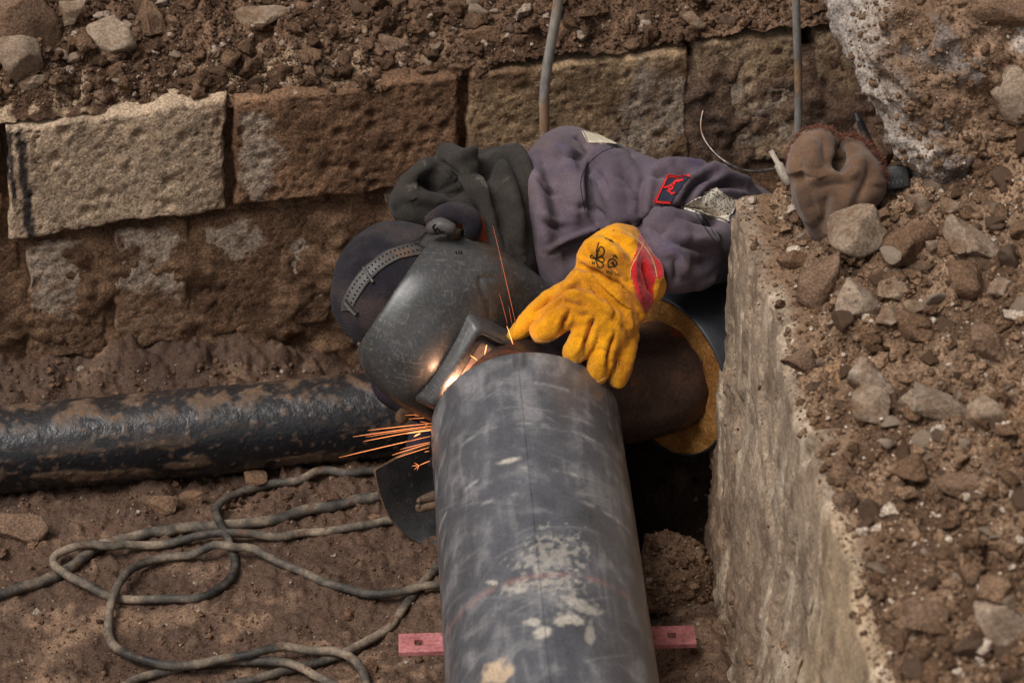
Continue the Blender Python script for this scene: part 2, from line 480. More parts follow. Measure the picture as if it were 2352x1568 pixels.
# --- stone wall: every block its own rough stone
wall = empty('stone_wall', (W0[0], W0[1], 0), 'old wall of coursed tan and brown tuff blocks behind the crouching welder', 'wall')
def stone_block(quad, depth, tone, seed, pits=1.0, light=None, bulge=0.0, res=0.0055, chip=0.012, paint=None, dirt=0.5, name='stone_block'):
    """quad: picture corners (top-left, top-right, bottom-right, bottom-left) on the wall plane; depth: how proud"""
    q = [np.array(wall_hit(*p)) for p in quad]
    w = max(np.linalg.norm(q[1] - q[0]), np.linalg.norm(q[2] - q[3])); h = max(np.linalg.norm(q[3] - q[0]), np.linalg.norm(q[2] - q[1]))
    nu, nv = max(8, int(w / res)), max(8, int(h / res))
    a, b = np.meshgrid(np.linspace(0, 1, nu), np.linspace(0, 1, nv), indexing='ij'); a, b = a.ravel()[:, None], b.ravel()[:, None]
    uv = (q[0] * (1 - a) + q[1] * a) * (1 - b) + (q[3] * (1 - a) + q[2] * a) * b
    a, b = a[:, 0], b[:, 0]
    ed = np.minimum(np.minimum(a, 1 - a) * w, np.minimum(b, 1 - b) * h)         # metres from the edge
    P3 = np.stack([uv[:, 0], uv[:, 1], np.full(len(a), seed * 3.7)], 1)
    en = fbm(P3 * 16, 4)
    inward = chip * (0.5 + 0.8 * en)                                            # worn outline
    cen = uv.mean(0); dirv = cen - uv; dirv /= np.linalg.norm(dirv, axis=1)[:, None] + 1e-9
    edge_w = np.exp(-(ed / 0.012) ** 2)
    uv = uv + dirv * (edge_w * np.maximum(inward, -0.004))[:, None]
    rr = 0.010 * (1 + 0.7 * fbm(P3 * 9 + 3, 3)); rr = np.maximum(rr, 0.004)
    rnd = -rr * (1 - np.sqrt(np.clip(1 - np.clip(1 - ed / rr, 0, 1) ** 2, 0, 1)))
    f1, f2, rv = cells(P3 * 75)
    pit = -np.where(rv < 0.34, np.clip(1 - f1 / 0.42, 0, 1), 0) * 0.006 * pits
    f1, f2, rv = cells(P3 * 26 + 4)
    pit -= np.where(rv < 0.16, np.clip(1 - f1 / 0.35, 0, 1), 0) * 0.010 * pits
    d = depth + rnd + 0.0055 * fbm(P3 * 5 + 1, 3) + 0.002 * fbm(P3 * 40, 3) + 0.0018 * fbm(P3 * 110, 2) + pit + bulge * fbm(P3 * 3 + 9, 2)
    crack = np.abs(fbm(P3 * 5 + 30, 4)); cr = sstep(0.02, 0.0, crack) * (fbm(P3 * 2.2 + 11, 2) > 0.25)
    d -= 0.008 * cr
    front = W0 + WD * uv[:, :1] + np.array([0, 0, 1]) * uv[:, 1:2] + WN * d[:, None]
    # colour: the stone's own tone, mud smears, pale worn patches
    tone = np.array(tone)
    c = np.repeat(tone[None], len(a), 0) * (1 + 0.28 * fbm(P3 * 11 + 2, 5))[:, None] * (1 + 0.22 * fbm(P3 * 45 + 6, 3))[:, None]
    mud = (sstep(0.55 - dirt, 1.0 - dirt, fbm(P3 * 5 + 40, 5) * 0.9 + 0.35) * 0.8)[:, None]
    c = c * (1 - mud) + np.array(S(106, 79, 60)) * mud
    if light:
        for (lx, ly, lw, lh) in light:          # pale patch where the stone is bare: picture ellipse
            cu = np.array(wall_hit(lx, ly)); e1 = np.array(wall_hit(lx + lw, ly)); e2 = np.array(wall_hit(lx, ly + lh))
            rad = np.sqrt(((uv[:, 0] - cu[0]) / (e1[0] - cu[0])) ** 2 + ((uv[:, 1] - cu[1]) / (e2[1] - cu[1])) ** 2)
            m = (sstep(1.1, 0.85, rad + 0.55 * fbm(P3 * 14 + lx, 4)) * (1 - 0.8 * sstep(0.15, 0.4, fbm(P3 * 20 + 3, 3))))[:, None] * 0.9
            c = c * (1 - m) + np.array(S(176, 156, 138)) * m * (1 + 0.15 * fbm(P3 * 60, 2))[:, None]
    if paint:
        for (x0, x1, y0, y1) in paint:
            ym = (y0 + y1) / 2; zt, zb = wall_hit(x0, y0)[1], wall_hit(x1, y1)[1]; u0, u1 = wall_hit(x0, ym)[0], wall_hit(x1, ym)[0]
            dst = np.minimum(np.minimum(uv[:, 0] - u0, u1 - uv[:, 0]), np.minimum(zt - uv[:, 1], uv[:, 1] - zb)) + 0.006 * fbm(P3 * 60, 3) + 0.006 * fbm(P3 * np.array([90, 8, 1]), 3)
            m = sstep(-0.001, 0.002, dst)[:, None] * 0.93; c = c * (1 - m) + np.array(S(44, 42, 44)) * m
    c *= (1 - 0.4 * cr)[:, None]
    back = front - WN * (d[:, None] + 0.16)                                   # the four sides run back into the bank
    idx = np.arange(nu * nv).reshape(nu, nv)
    ring = np.r_[idx[:, 0], idx[-1, 1:], idx[-2::-1, -1], idx[0, -2:0:-1]]
    V = np.vstack([front, back[ring]]); n0 = len(front); m = len(ring)
    i = np.arange(m); j = (i + 1) % m
    F = np.vstack([flip(grid_faces(nu, nv)), np.stack([ring[i], ring[j], n0 + j, n0 + i], 1)])
    return add(name, V, F, M['stone'], parent=wall, col=np.clip(np.vstack([c, c[ring] * 0.9]), 0.01, 1))
TAN, BRN, DRK, PAL = S(162, 138, 116), S(134, 106, 84), S(124, 97, 77), S(170, 144, 116)
rows = [
    # upper course
    dict(quad=[(-330, 300), (0, 262), (4, 528), (-330, 580)], depth=0.045, tone=TAN, seed=1),
    dict(quad=[(6, 262), (520, 190), (520, 452), (14, 524)], depth=0.058, tone=S(176, 152, 128), seed=2, dirt=0.14, pits=1.2, paint=[(44, 66, 262, 530), (18, 32, 275, 420)]),
    dict(quad=[(527, 196), (1050, 140), (1046, 398), (527, 444)], depth=0.056, tone=S(138, 106, 82), seed=3, dirt=0.55, pits=1.3, light=[(590, 330, 50, 90)]),
    dict(quad=[(1062, 138), (1574, 84), (1574, 364), (1060, 396)], depth=0.052, tone=S(162, 135, 106), seed=4, dirt=0.30, bulge=0.012, light=[(1480, 230, 80, 100)]),
    dict(quad=[(1578, 72), (1836, 50), (1832, 352), (1578, 362)], depth=0.044, tone=PAL, seed=6, dirt=0.18, bulge=0.025, light=[(1690, 240, 120, 80)]),
    dict(quad=[(1858, 48), (2030, 30), (2030, 316), (1852, 344)], depth=0.042, tone=PAL, seed=7, dirt=0.2, bulge=0.02, light=[(1940, 250, 90, 60)]),
    dict(quad=[(2036, 30), (2420, 0), (2420, 290), (2036, 316)], depth=0.05, tone=PAL, seed=8),
    # middle course
    dict(quad=[(-330, 590), (48, 534), (56, 815), (-330, 870)], depth=0.034, tone=BRN, seed=9, dirt=0.6, paint=[(0, 55, 640, 810)]),
    dict(quad=[(56, 532), (244, 506), (246, 792), (58, 812)], depth=0.042, tone=BRN, seed=10, dirt=0.62, light=[(150, 610, 92, 105)]),
    dict(quad=[(252, 504), (432, 476), (436, 760), (252, 790)], depth=0.044, tone=BRN, seed=11, dirt=0.62, light=[(335, 575, 95, 85)]),
    dict(quad=[(437, 476), (752, 438), (760, 724), (440, 758)], depth=0.036, tone=DRK, seed=12, dirt=0.7, bulge=0.01, light=[(510, 530, 75, 45), (700, 600, 60, 70)]),
    dict(quad=[(757, 436), (862, 424), (866, 706), (764, 722)], depth=0.028, tone=BRN, seed=13, dirt=0.55, light=[(825, 560, 45, 110)]),
    dict(quad=[(866, 422), (1150, 394), (1150, 660), (870, 704)], depth=0.026, tone=TAN, seed=14, dirt=0.4, light=[(890, 460, 60, 60)]),
    dict(quad=[(1154, 394), (1480, 378), (1480, 640), (1154, 660)], depth=0.03, tone=BRN, seed=15),
    dict(quad=[(1484, 376), (1790, 362), (1790, 610), (1484, 638)], depth=0.022, tone=S(140, 112, 86), seed=16, dirt=0.35),
    dict(quad=[(1794, 362), (2130, 326), (2130, 590), (1794, 608)], depth=0.018, tone=PAL, seed=17, dirt=0.35),
    # lower course
    dict(quad=[(-330, 880), (250, 802), (262, 980), (-330, 1060)], depth=0.012, tone=DRK, seed=18, dirt=0.7),
    dict(quad=[(258, 800), (494, 776), (496, 950), (266, 980)], depth=0.016, tone=DRK, seed=19, dirt=0.7),
    dict(quad=[(514, 772), (930, 706), (930, 890), (516, 948)], depth=0.020, tone=BRN, seed=20, dirt=0.62, light=[(700, 800, 60, 30)]),
    dict(quad=[(936, 704), (1420, 648), (1420, 830), (936, 888)], depth=0.014, tone=BRN, seed=21, dirt=0.6),
    dict(quad=[(1424, 646), (2130, 596), (2130, 780), (1424, 828)], depth=0.014, tone=BRN, seed=22, dirt=0.6),
]
for r_ in rows: stone_block(**r_)
# mud-packed core of the wall, seen in the joints
us, zs = spaced((-6, -1.3, 0.3), (-1.3, 1.1, 0.0065), (1.1, 5, 0.3)), spaced((-0.12, 0.645, 0.0065))
U_, Z_ = np.meshgrid(us, zs, indexing='ij'); u_, z_ = U_.ravel(), Z_.ravel()
P3 = np.stack([u_, z_, np.zeros_like(u_)], 1)
low = sstep(0.42, 0.34, z_)
d = 0.018 + 0.019 * low + 0.022 * sstep(0.10, 0.30, u_) * (1 - low) + 0.016 * fbm(P3 * 7, 5) + 0.3 * lumps(P3, 0.05, 0.4) + 0.3 * lumps(P3 + 2, 0.025, 0.5) + 0.002 * fbm(P3 * 60, 2)
V = W0 + WD * u_[:, None] + np.array([0, 0, 1]) * z_[:, None] + WN * d[:, None]
t = sstep(-0.4, 0.4, fbm(P3 * 12, 4))[:, None]
add('mud_joint', V, flip(grid_faces(len(us), len(zs))), M['stone'], parent=wall, col=(np.array(S(92, 68, 52)) * (1 - t) + np.array(S(126, 98, 76)) * t) * (1 + 0.25 * fbm(P3 * 50, 3))[:, None] + 0.03 * (sstep(0.1, 0.3, u_) * (1 - low))[:, None])
# --- right-hand bank of spoil behind the concrete wall
def edge_x(y): return 0.376 + (3.743 - y) * 0.084          # top edge of the concrete wall
BANK_Z = 0.700
def bank_h(x, y):
    P = np.stack([x, y, np.full_like(x, 3.0)], 1)
    s = np.maximum(x - edge_x(y), -0.03)
    h = BANK_Z + 0.030 * sstep(0.03, 0.09, s) + 0.09 * sstep(0.10, 0.40, s) + 0.16 * np.maximum(s - 0.2, 0) + 0.02 * fbm(P * 4, 3) * sstep(0.0, 0.15, s)
    h += 0.30 * sstep(3.45, 4.05, y) * sstep(0.22, 0.50, x - 0.36) + 0.12 * sstep(0.32, 0.6, s) * sstep(2.6, 3.4, y)
    h -= 0.95 * sstep(3.74, 3.83, y) * sstep(0.86, 0.74, x)
    k = sstep(0.03, 0.10, s)
    h += k * (0.5 * lumps(P, 0.12, 0.3) + 0.8 * lumps(P + 3, 0.06, 0.45) + 0.9 * lumps(P + 5, 0.034, 0.5)) + 0.9 * lumps(P + 7, 0.017, 0.6) + 0.008 * fbm(P * 14, 4) + 0.0035 * fbm(P * 60, 3)
    return h
xs = spaced((0.34, 1.02, 0.0046), (1.02, 1.5, 0.03), (1.5, 7, 0.3))
ys = spaced((-3, 1.9, 0.25), (1.9, 2.3, 0.02), (2.3, 4.35, 0.0055), (4.35, 4.5, 0.05))
X, Y = np.meshgrid(xs, ys, indexing='ij'); x, y = X.ravel(), Y.ravel()
x = x + (edge_x(y) - 0.376 + 0.05) * np.clip((1.02 - x) / 0.68, 0, 1)      # the sheet starts behind the concrete edge
z = bank_h(x, y)
P = np.stack([x, y, z], 1)
t = sstep(-0.45, 0.5, fbm(P * 8, 5) + 0.4 * fbm(P * 34, 3))[:, None]
c = np.array(S(88, 67, 52)) * (1 - t) + np.array(S(136, 111, 90)) * t
oc = (sstep(0.25, 0.5, fbm(P * 5 + 50, 4)))[:, None] * 0.45; c = c * (1 - oc) + np.array(S(150, 112, 76)) * oc
bank_o = add('spoil_bank', P, grid_faces(len(xs), len(ys)), M['bank'], base=(0.8, 3.2, 0.6), col=c)
tag(bank_o, kind='structure')
bank_bvh = bvh_of(P, grid_faces(len(xs), len(ys)))

# --- concrete wall: two cast panels with a broken crest
cw = empty('concrete_wall', (0.36, 3.2, 0), 'rough grey-tan concrete wall with broken crest to the right of the big pipe', 'wall')
crest_parts = []
def concrete_panel(y0, y1, zt, seed, tone, far_break=0.0, smooth_face=False):
    res = 0.006
    nu, nv = int(abs(y1 - y0) / res), int(0.85 / res)
    a, b = np.meshgrid(np.linspace(0, 1, nu), np.linspace(0, 1, nv), indexing='ij'); a, b = a.ravel(), b.ravel()
    y = y0 + (y1 - y0) * a
    Q = np.stack([y, np.full_like(y, 0), np.full_like(y, seed)], 1)
    crest = zt + 0.020 * fbm(Q * 7, 4) + 0.010 * fbm(Q * 30, 3) - 0.035 * sstep(0.15, 0.35, fbm(Q * 3.3 + 21, 2))
    z = -0.10 + (crest + 0.10) * b
    P3 = np.stack([y, z, np.full_like(y, seed * 2.3)], 1)
    xb = 0.340 + 0.036 * z / 0.717 + (3.743 - y) * (0.0 + 0.084 * sstep(-0.05, 0.5, z))     # leans outward to the crest
    lay = fbm(P3 * np.array([3, 5, 1]), 4)
    d = 0.006 * lay + 0.0022 * fbm(P3 * 22, 4) + 0.0014 * fbm(P3 * 80, 2)
    if not smooth_face:
        d -= 0.007 * sstep(0.05, 0.10, fbm(P3 * np.array([6, 4, 1]) + 8, 4))                # spalled skin
        f1, f2, rv = cells(P3 * 40); d -= np.where(rv < 0.3, np.clip(1 - f1 / 0.4, 0, 1), 0) * 0.007
        lowr = sstep(0.42, 0.05, z); d -= lowr * 0.007 * ridged(P3 * 22, 3)
    rough_edge = np.minimum(crest - z, 10); chip = 0.013 * (1 + 0.9 * fbm(P3 * 14 + 5, 3))
    e = np.clip(1 - rough_edge / np.maximum(chip, 0.006), 0, 1); d -= chip * (1 - np.sqrt(np.clip(1 - e ** 2, 0, 1)))
    fe = (y1 - y) if y1 > y0 else (y - y1)
    x = xb - d
    y = y + np.where(a > 0.97, 0.018 * fbm(np.stack([z * 14, z * 0, z * 0 + seed], 1), 4) + far_break * 0.02, 0)
    front = np.stack([x, y, z], 1)
    tone = np.array(tone)
    st = fbm(P3 * np.array([26, 2.2, 1]) + 3, 4)                                             # run-down streaks
    c = tone * (1 + 0.16 * fbm(P3 * 9, 5) + 0.20 * st + 0.14 * fbm(P3 * 60, 2))[:, None]
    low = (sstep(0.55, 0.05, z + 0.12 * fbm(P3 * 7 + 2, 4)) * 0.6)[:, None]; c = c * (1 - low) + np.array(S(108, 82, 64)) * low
    pale = (sstep(0.16, 0.45, fbm(P3 * np.array([14, 5, 1]) + 60, 4)) * 0.6 + 0.12 * sstep(0.03, 0.0, rough_edge) * sstep(-0.1, 0.4, fbm(P3 * 16, 3)))[:, None]
    pale = np.clip(pale, 0, 0.8); c = c * (1 - pale) + np.array(S(196, 176, 154)) * pale
    dkm = (sstep(0.22, 0.42, fbm(P3 * 12 + 80, 4)) * 0.5)[:, None]; c = c * (1 - dkm) + np.array(S(92, 72, 58)) * dkm
    topx = np.array([0.0, 0.05, 0.10, 0.17])                                               # crest runs back under the soil
    idx = np.arange(nu * nv).reshape(nu, nv)
    V = [front]; C = [c]; F = [grid_faces(nu, nv) if y1 > y0 else flip(grid_faces(nu, nv))]
    prev = idx[:, -1]; n0 = nu * nv
    for k in range(1, 9):
        off = k * 0.021
        row = front[idx[:, -1]].copy(); row[:, 0] += off
        R3 = np.stack([row[:, 1], row[:, 0] * 1.0, np.full(nu, seed + 7.0)], 1)
        row[:, 2] = row[:, 2] * 0.5 ** k + (zt + 0.004) * (1 - 0.5 ** k) + 0.010 * fbm(R3 * 18, 3) - 0.04 * sstep(4, 8, k) + 0.7 * lumps(R3 * 1.0, 0.022, 0.5); row[:, 0] += 0.006 * fbm(R3 * 30, 2)
        V.append(row); C.append(np.array(S(120, 95, 75)) * (1 + 0.2 * fbm(R3 * 25, 3))[:, None])
        cur = n0 + np.arange(nu); n0 += nu
        q = np.stack([prev[:-1], prev[1:], cur[1:], cur[:-1]], 1)
        F.append(q if y1 > y0 else flip(q)); prev = cur
    # far end face
    endv = front[idx[-1, :]]
    prev = idx[-1, :]
    for k in range(1, 7):
        row = endv.copy(); row[:, 0] += k * 0.03; row[:, 1] += 0.012 * fbm(np.stack([row[:, 2] * 12, np.full(nv, k * 0.7), np.full(nv, seed)], 1), 3) + 0.012
        V.append(row); C.append(np.repeat(tone[None] * 0.9, nv, 0)); cur = n0 + np.arange(nv); n0 += nv
        q = np.stack([prev[:-1], cur[:-1], cur[1:], prev[1:]], 1); F.append(flip(q) if y1 > y0 else q); prev = cur
    crest_parts.append((np.vstack(V), np.vstack(F)))
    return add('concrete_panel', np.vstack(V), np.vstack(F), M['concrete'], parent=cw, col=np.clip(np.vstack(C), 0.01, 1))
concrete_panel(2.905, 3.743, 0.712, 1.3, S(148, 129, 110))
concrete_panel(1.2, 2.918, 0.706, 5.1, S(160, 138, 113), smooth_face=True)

# ---------------------------------------------------------------- rocks and clods
def ico(sub):
    bm = bmesh.new(); bmesh.ops.create_icosphere(bm, subdivisions=sub, radius=1.0)
    V = np.array([v.co[:] for v in bm.verts]); F = np.array([[v.index for v in f.verts] for f in bm.faces]); bm.free()
    return V, F
ICO = {k: ico(k) for k in (1, 2, 3, 4, 5)}
def rock_shape(seed, sub=3, cuts=9, rough=0.08, cut=(0.35, 0.75)):
    r = np.random.default_rng(seed); V, F = ICO[sub]; V = V.copy()
    for _ in range(cuts):
        n = nrm(r.normal(size=3)); d = r.uniform(*cut)
        V = V - np.maximum(0, V @ n - d)[:, None] * n * 0.96
    V += (V / (np.linalg.norm(V, axis=1)[:, None] + 1e-6)) * (rough * fbm(V * 1.7 + seed * 5.1, 4) + rough * 0.35 * fbm(V * 6 + seed, 3))[:, None]
    V -= (V.max(0) + V.min(0)) / 2; V /= (V.max(0) - V.min(0)) / 2
    return V, F
def rot(rx, ry, rz):
    return np.array(Matrix.Rotation(rz, 3, 'Z') @ Matrix.Rotation(ry, 3, 'Y') @ Matrix.Rotation(rx, 3, 'X'))
def px_scale(p): return depth_of(p) / FPX            # metres per picture pixel
def place_rock(px, py, wpx, hpx, seed, label, cat='rock', name='rock', surf=None, mat_=None, thick=0.8, roll=0.0, sub=4, cuts=10, rough=0.07, sink=0.25, depth=None, group=None, cut=(0.35, 0.72)):
    """a stone whose outline covers wpx x hpx picture pixels round (px, py), half bedded in the surface behind it"""
    if depth is None:
        h = cast(surf, px, py + hpx * 0.32) or cast(surf, px, py); d = depth_of(h[0] if h else G(px, py, 0.70)) - 0.002
    else: d = depth
    V, F = rock_shape(seed, sub, cuts, rough, cut)
    s = d / FPX; Rl = np.array([[math.cos(roll), -math.sin(roll)], [math.sin(roll), math.cos(roll)]])
    q = V[:, :2] * np.array([wpx / 2 * s, hpx / 2 * s]); q = q @ Rl.T
    c = W(px, py, d)
    P = c + q[:, :1] * RT + q[:, 1:2] * UP + V[:, 2:3] * (thick * min(wpx, hpx) / 2 * s) * NV
    o = add(name, P, F, mat_ or M['rock'])
    return tag(o, label, cat, group)
def scatter(surf, n, smin, smax, seed, region, power=2.2, flat=(0.55, 0.95), variants=8, sub=2, embed=0.3, mask=None, rgh=0.3, upmin=None):
    """merged small clods lying on a surface: returns V, F, colour factor"""
    r = np.random.default_rng(seed); sh = [rock_shape(900 + seed * 20 + k, sub, 6, rgh) for k in range(variants)]
    Vs, Fs, Cs, m = [], [], [], 0
    tries = 0
    while len(Vs) < n and tries < n * 6:
        tries += 1
        px, py = r.uniform(region[0], region[2]), r.uniform(region[1], region[3])
        if mask is not None and not mask(px, py, r): continue
        h = cast(surf, px, py)
        if h is None or (upmin is not None and abs(h[1][2]) < upmin): continue
        s = smin * (smax / smin) ** (r.random() ** power)
        V, F = sh[r.integers(variants)]
        A = V * s * np.array([r.uniform(0.7, 1.3), r.uniform(0.7, 1.2), r.uniform(*flat)]) @ rot(*r.uniform(-0.5, 0.5, 2), r.uniform(0, 6.28)).T
        A = A + h[0] + np.array([0, 0, s * (0.5 - embed)])
        Vs.append(A); Fs.append(F + m); m += len(A); Cs.append(np.full(len(A), r.random()))
    return np.vstack(Vs), np.vstack(Fs), np.concatenate(Cs)
def clod_obj(name, data, lo, hi, extra, label, cat):
    n = 0; Vs, Fs, ks = [], [], []
    for V, F, k in data: Vs.append(V); Fs.append(F + n); ks.append(k); n += len(V)
    V, F, k = np.vstack(Vs), np.vstack(Fs), np.concatenate(ks)
    c = np.array(lo)[None] * (1 - k[:, None]) + np.array(hi)[None] * k[:, None]
    g = k > 0.93; c[g] = np.array(extra)
    o = add(name, V, F, M['clod'], col=c); return tag(o, label, cat, kind='stuff')
# stones that can be told apart, right bank
RB = bank_bvh
named = [
 (1975, 530, 150, 130, 31, 'big pale wedge-shaped rock leaning against the brown canvas mitten', 0.15),
 (1950, 695, 130, 115, 44, 'rounded pale grey stone with dark stain below the wedge-shaped rock', -0.2),
 (1880, 640, 90, 150, 37, 'upright split brown rock between canvas mitten and rounded pale stone', 0.25),
 (1825, 605, 85, 60, 61, 'flat brown stone lying on the concrete crest beside the split rock', 0.2),
 (2230, 560, 160, 78, 70, 'long flat slab of tan stone tilted on the right bank', 0.6),
 (2050, 665, 80, 60, 45, 'smooth oval tan pebble-stone right of the rounded pale stone', -0.4),
 (2098, 712, 60, 55, 46, 'small egg-shaped grey stone near the slope middle', 0.4),
 (2040, 725, 62, 48, 47, 'small angular grey stone touching the rounded pale stone', 0.0),
 (2000, 880, 120, 70, 48, 'pale ridge-backed stone slanting up from the concrete crest', 0.7),
 (2000, 925, 90, 95, 49, 'upright pale tan lump below the ridge-backed stone', 0.1),
 (1850, 900, 70, 75, 50, 'pale chipped stone set on the edge of the concrete crest', 0.1),
 (1840, 830, 95, 70, 51, 'dark brown crumbly clod on the concrete crest', 0.0),
 (2160, 930, 190, 75, 52, 'long low blurred tan rock near the right side, lying across the bank', 0.3),
 (2260, 950, 90, 80, 53, 'tan square-edged stone at the end of the long low rock', -0.3),
 (2090, 560, 140, 120, 54, 'dull grey-brown broken stone behind the rounded pale stone', 0.1),
 (2100, 750, 120, 80, 55, 'large dark brown sunken stone in the bank middle', 0.0),
 (2220, 640, 110, 90, 56, 'brown stone with pale streak below the long flat slab', 0.4),
 (2300, 660, 60, 50, 57, 'bluish grey stone chip near the right edge of the picture', 0.2),
 (1940, 1150, 60, 50, 58, 'orange-brown crumbly clod at the joint of the concrete panels', 0.0),
 (2200, 1120, 120, 80, 59, 'blurred brown stone in the near part of the bank', 0.2),
 (2080, 1080, 100, 70, 60, 'dark brown double clod behind the concrete crest', -0.2),
 (2290, 1440, 130, 110, 62, 'large blurred tan stone in the lower right corner', 0.2),
 (2130, 1410, 110, 80, 63, 'ochre blurred clod behind the near concrete panel', -0.1),
 (2010, 365, 120, 95, 71, 'brown clod heaped beside the black hammer head', 0.0),
 (2110, 470, 75, 55, 64, 'small tan stone on the slope right of the hammer head', 0.1),
 (2180, 480, 60, 45, 65, 'narrow sliver of tan stone below the overhanging boulder', 0.8),
 (2320, 210, 120, 150, 66, 'smooth tan rock at the right edge beside the overhanging boulder', 0.2),
 (2035, 500, 60, 50, 67, 'small brown stone right of the wedge-shaped rock', 0.3),
 (2150, 570, 50, 40, 68, 'small tan stone between broken stone and long slab', 0.0),
 (2270, 790, 110, 80, 69, 'brown cracked stone near the right picture edge at half height', 0.5),
]
for (px, py, w_, h_, sd_, lb, rl) in named:
    place_rock(px, py, w_, h_, sd_, lb, surf=RB, roll=-rl, thick=0.9, mat_=M['clodrock'] if sd_ != 31 and any(k in lb for k in ('brown', 'clod', 'ochre')) else None)
# stones on the bank above the wall, left
TB = top_bvh
for (px, py, w_, h_, sd_, lb, rl, th) in [
 (55, 55, 210, 190, 81, 'large rounded brown boulder in the upper left corner', 0.3, 0.9),
 (40, 140, 120, 115, 82, 'pale broken stone at the left edge below the large boulder', 0.1, 0.9),
 (178, 95, 50, 70, 83, 'small dark stone wedged between boulder and square tan rock', 0.2, 0.9),
 (255, 90, 130, 110, 84, 'square tan rock with sharp front edge on the left soil bank', 0.15, 0.9),
 (160, 25, 60, 80, 85, 'narrow tan stone behind the large upper left boulder', 0.4, 0.9),
 (345, 40, 80, 90, 86, 'ragged brown clod with matted roots on the left soil bank', 0.0, 0.7),
 (75, 190, 70, 40, 87, 'low flat tan stone at the left edge of the bank', 0.1, 0.8),
 (600, 40, 120, 60, 88, 'grey-speckled stone half buried in the soil above the wall', 0.05, 0.7),
 (838, 62, 24, 34, 89, 'thin upright pale chip of stone above the second block', 0.3, 0.8),
 (822, 140, 20, 14, 90, 'tiny white pebble on top of the second wall block', 0.0, 0.9),
 (1110, 80, 90, 40, 91, 'flat reddish-brown stone beside the thick hanging cable', -0.2, 0.7),
 (1595, 48, 60, 42, 92, 'grey stone stuck in the soil edge above the wall middle', 0.1, 0.8),
 (240, 222, 50, 30, 93, 'dark mud clod sitting on the pale left wall block', 0.0, 0.8),
 (900, 100, 80, 40, 94, 'low brown stone in the soil above the second block', 0.1, 0.7),
]:
    place_rock(px, py, w_, h_, sd_, lb, surf=TB, roll=-rl, thick=th, mat_=M['clodrock'] if 'clod' in lb or sd_ in (81, 83, 91, 94) else None)
# nameless rubble stones
def rubble(surf, n, region, smin, smax, seed, labels, group, mask=None):
    r = np.random.default_rng(seed); pro = []
    for k in range(10):
        V, F = rock_shape(300 + seed + k, 3, 9, 0.10); me = make_mesh('rubble_stone', V, F); me.materials.append(M['clodrock'] if k % 3 else M['rock']); pro.append(me)
    k = 0; tries = 0
    while k < n and tries < 5 * n:
        tries += 1
        px, py = r.uniform(region[0], region[2]), r.uniform(region[1], region[3])
        if mask and not mask(px, py): continue
        h = cast(surf, px, py)
        if h is None: continue
        s = smin * (smax / smin) ** (r.random() ** 1.8)
        kk = int(r.integers(10)); o = bpy.data.objects.new('rubble_stone', pro[kk])
        o.location = tuple(h[0] + np.array([0, 0, s * 0.15])); o.scale = (s * r.uniform(0.8, 1.3), s * r.uniform(0.7, 1.1), s * r.uniform(0.55, 0.95))
        o.rotation_euler = (r.uniform(-0.4, 0.4), r.uniform(-0.4, 0.4), r.uniform(0, 6.28))
        link(o); tag(o, ('small muddy brown stone ' if kk % 3 else 'small pale loose stone ') + labels(px, py), 'stone', group); k += 1
def on_bank(px, py): return px > 1730 + max(0, py - 460) * 0.26
rubble(RB, 190, (1700, 330, 2360, 1568), 0.006, 0.022, 5, lambda a, b: ('beside the concrete crest, ' if a < 1840 + max(0, b - 460) * 0.26 else 'out on the right bank, ') + ('level with the canvas mitten' if b < 520 else 'level with the rounded pale stone' if b < 800 else 'level with the long low rock' if b < 1060 else 'level with the near concrete panel' if b < 1300 else 'in the lower right corner'), 'rubble stones on the right bank', on_bank)
rubble(TB, 70, (-5, -5, 1950, 210), 0.006, 0.020, 6, lambda a, b: 'in the soil above ' + ('the pale left wall block' if a < 525 else 'the second wall block' if a < 1055 else 'the block behind the welder' if a < 1575 else 'the right end of the wall'), 'stones in the soil above the wall')
nb = lambda a, b, r: on_bank(a, b)
crest_bvh = bvh_of(*join(crest_parts))
clod_obj('crumbled_soil', [scatter(RB, 300, 0.008, 0.021, 3, (1690, 250, 2360, 1570), power=1.6, sub=3, rgh=0.42, mask=nb), scatter(RB, 2200, 0.003, 0.008, 13, (1690, 250, 2360, 1570), mask=nb), scatter(RB, 6500, 0.0012, 0.003, 23, (1690, 250, 2360, 1570), sub=1, power=1.0, mask=nb),
          scatter(crest_bvh, 420, 0.003, 0.010, 43, (1660, 425, 2080, 1570), upmin=0.55), scatter(crest_bvh, 1500, 0.0012, 0.003, 44, (1660, 425, 2080, 1570), sub=1, power=1.0, upmin=0.5)],
         S(84, 63, 48), S(138, 112, 90), S(180, 164, 148), 'crumbled brown soil and grit covering the right bank', 'soil')
clod_obj('crumbled_soil', [scatter(TB, 300, 0.008, 0.024, 4, (-10, -10, 1990, 230), power=1.6, sub=3, rgh=0.42), scatter(TB, 2200, 0.003, 0.008, 14, (-10, -10, 1990, 245)), scatter(TB, 6500, 0.0012, 0.003, 24, (-10, -10, 1990, 245), sub=1, power=1.0)],
         S(70, 52, 40), S(112, 88, 70), S(150, 132, 118), 'crumbled dark brown soil above the stone wall', 'soil')
fm = lambda a, b, r: r.random() < (1.0 if b < 1150 or a > 1450 else 0.4)
clod_obj('crumbled_soil', [scatter(floor_bvh, 160, 0.006, 0.014, 8, (-10, 830, 1640, 1570), power=1.8, sub=3, rgh=0.42, mask=fm), scatter(floor_bvh, 1800, 0.0022, 0.006, 18, (-10, 830, 1640, 1570), power=1.6, mask=fm), scatter(floor_bvh, 6500, 0.001, 0.0025, 28, (-10, 830, 1640, 1570), sub=1, power=1.0)],
         S(76, 56, 45), S(120, 93, 74), S(150, 136, 122), 'crumbs of damp brown soil strewn on the trench floor', 'soil')
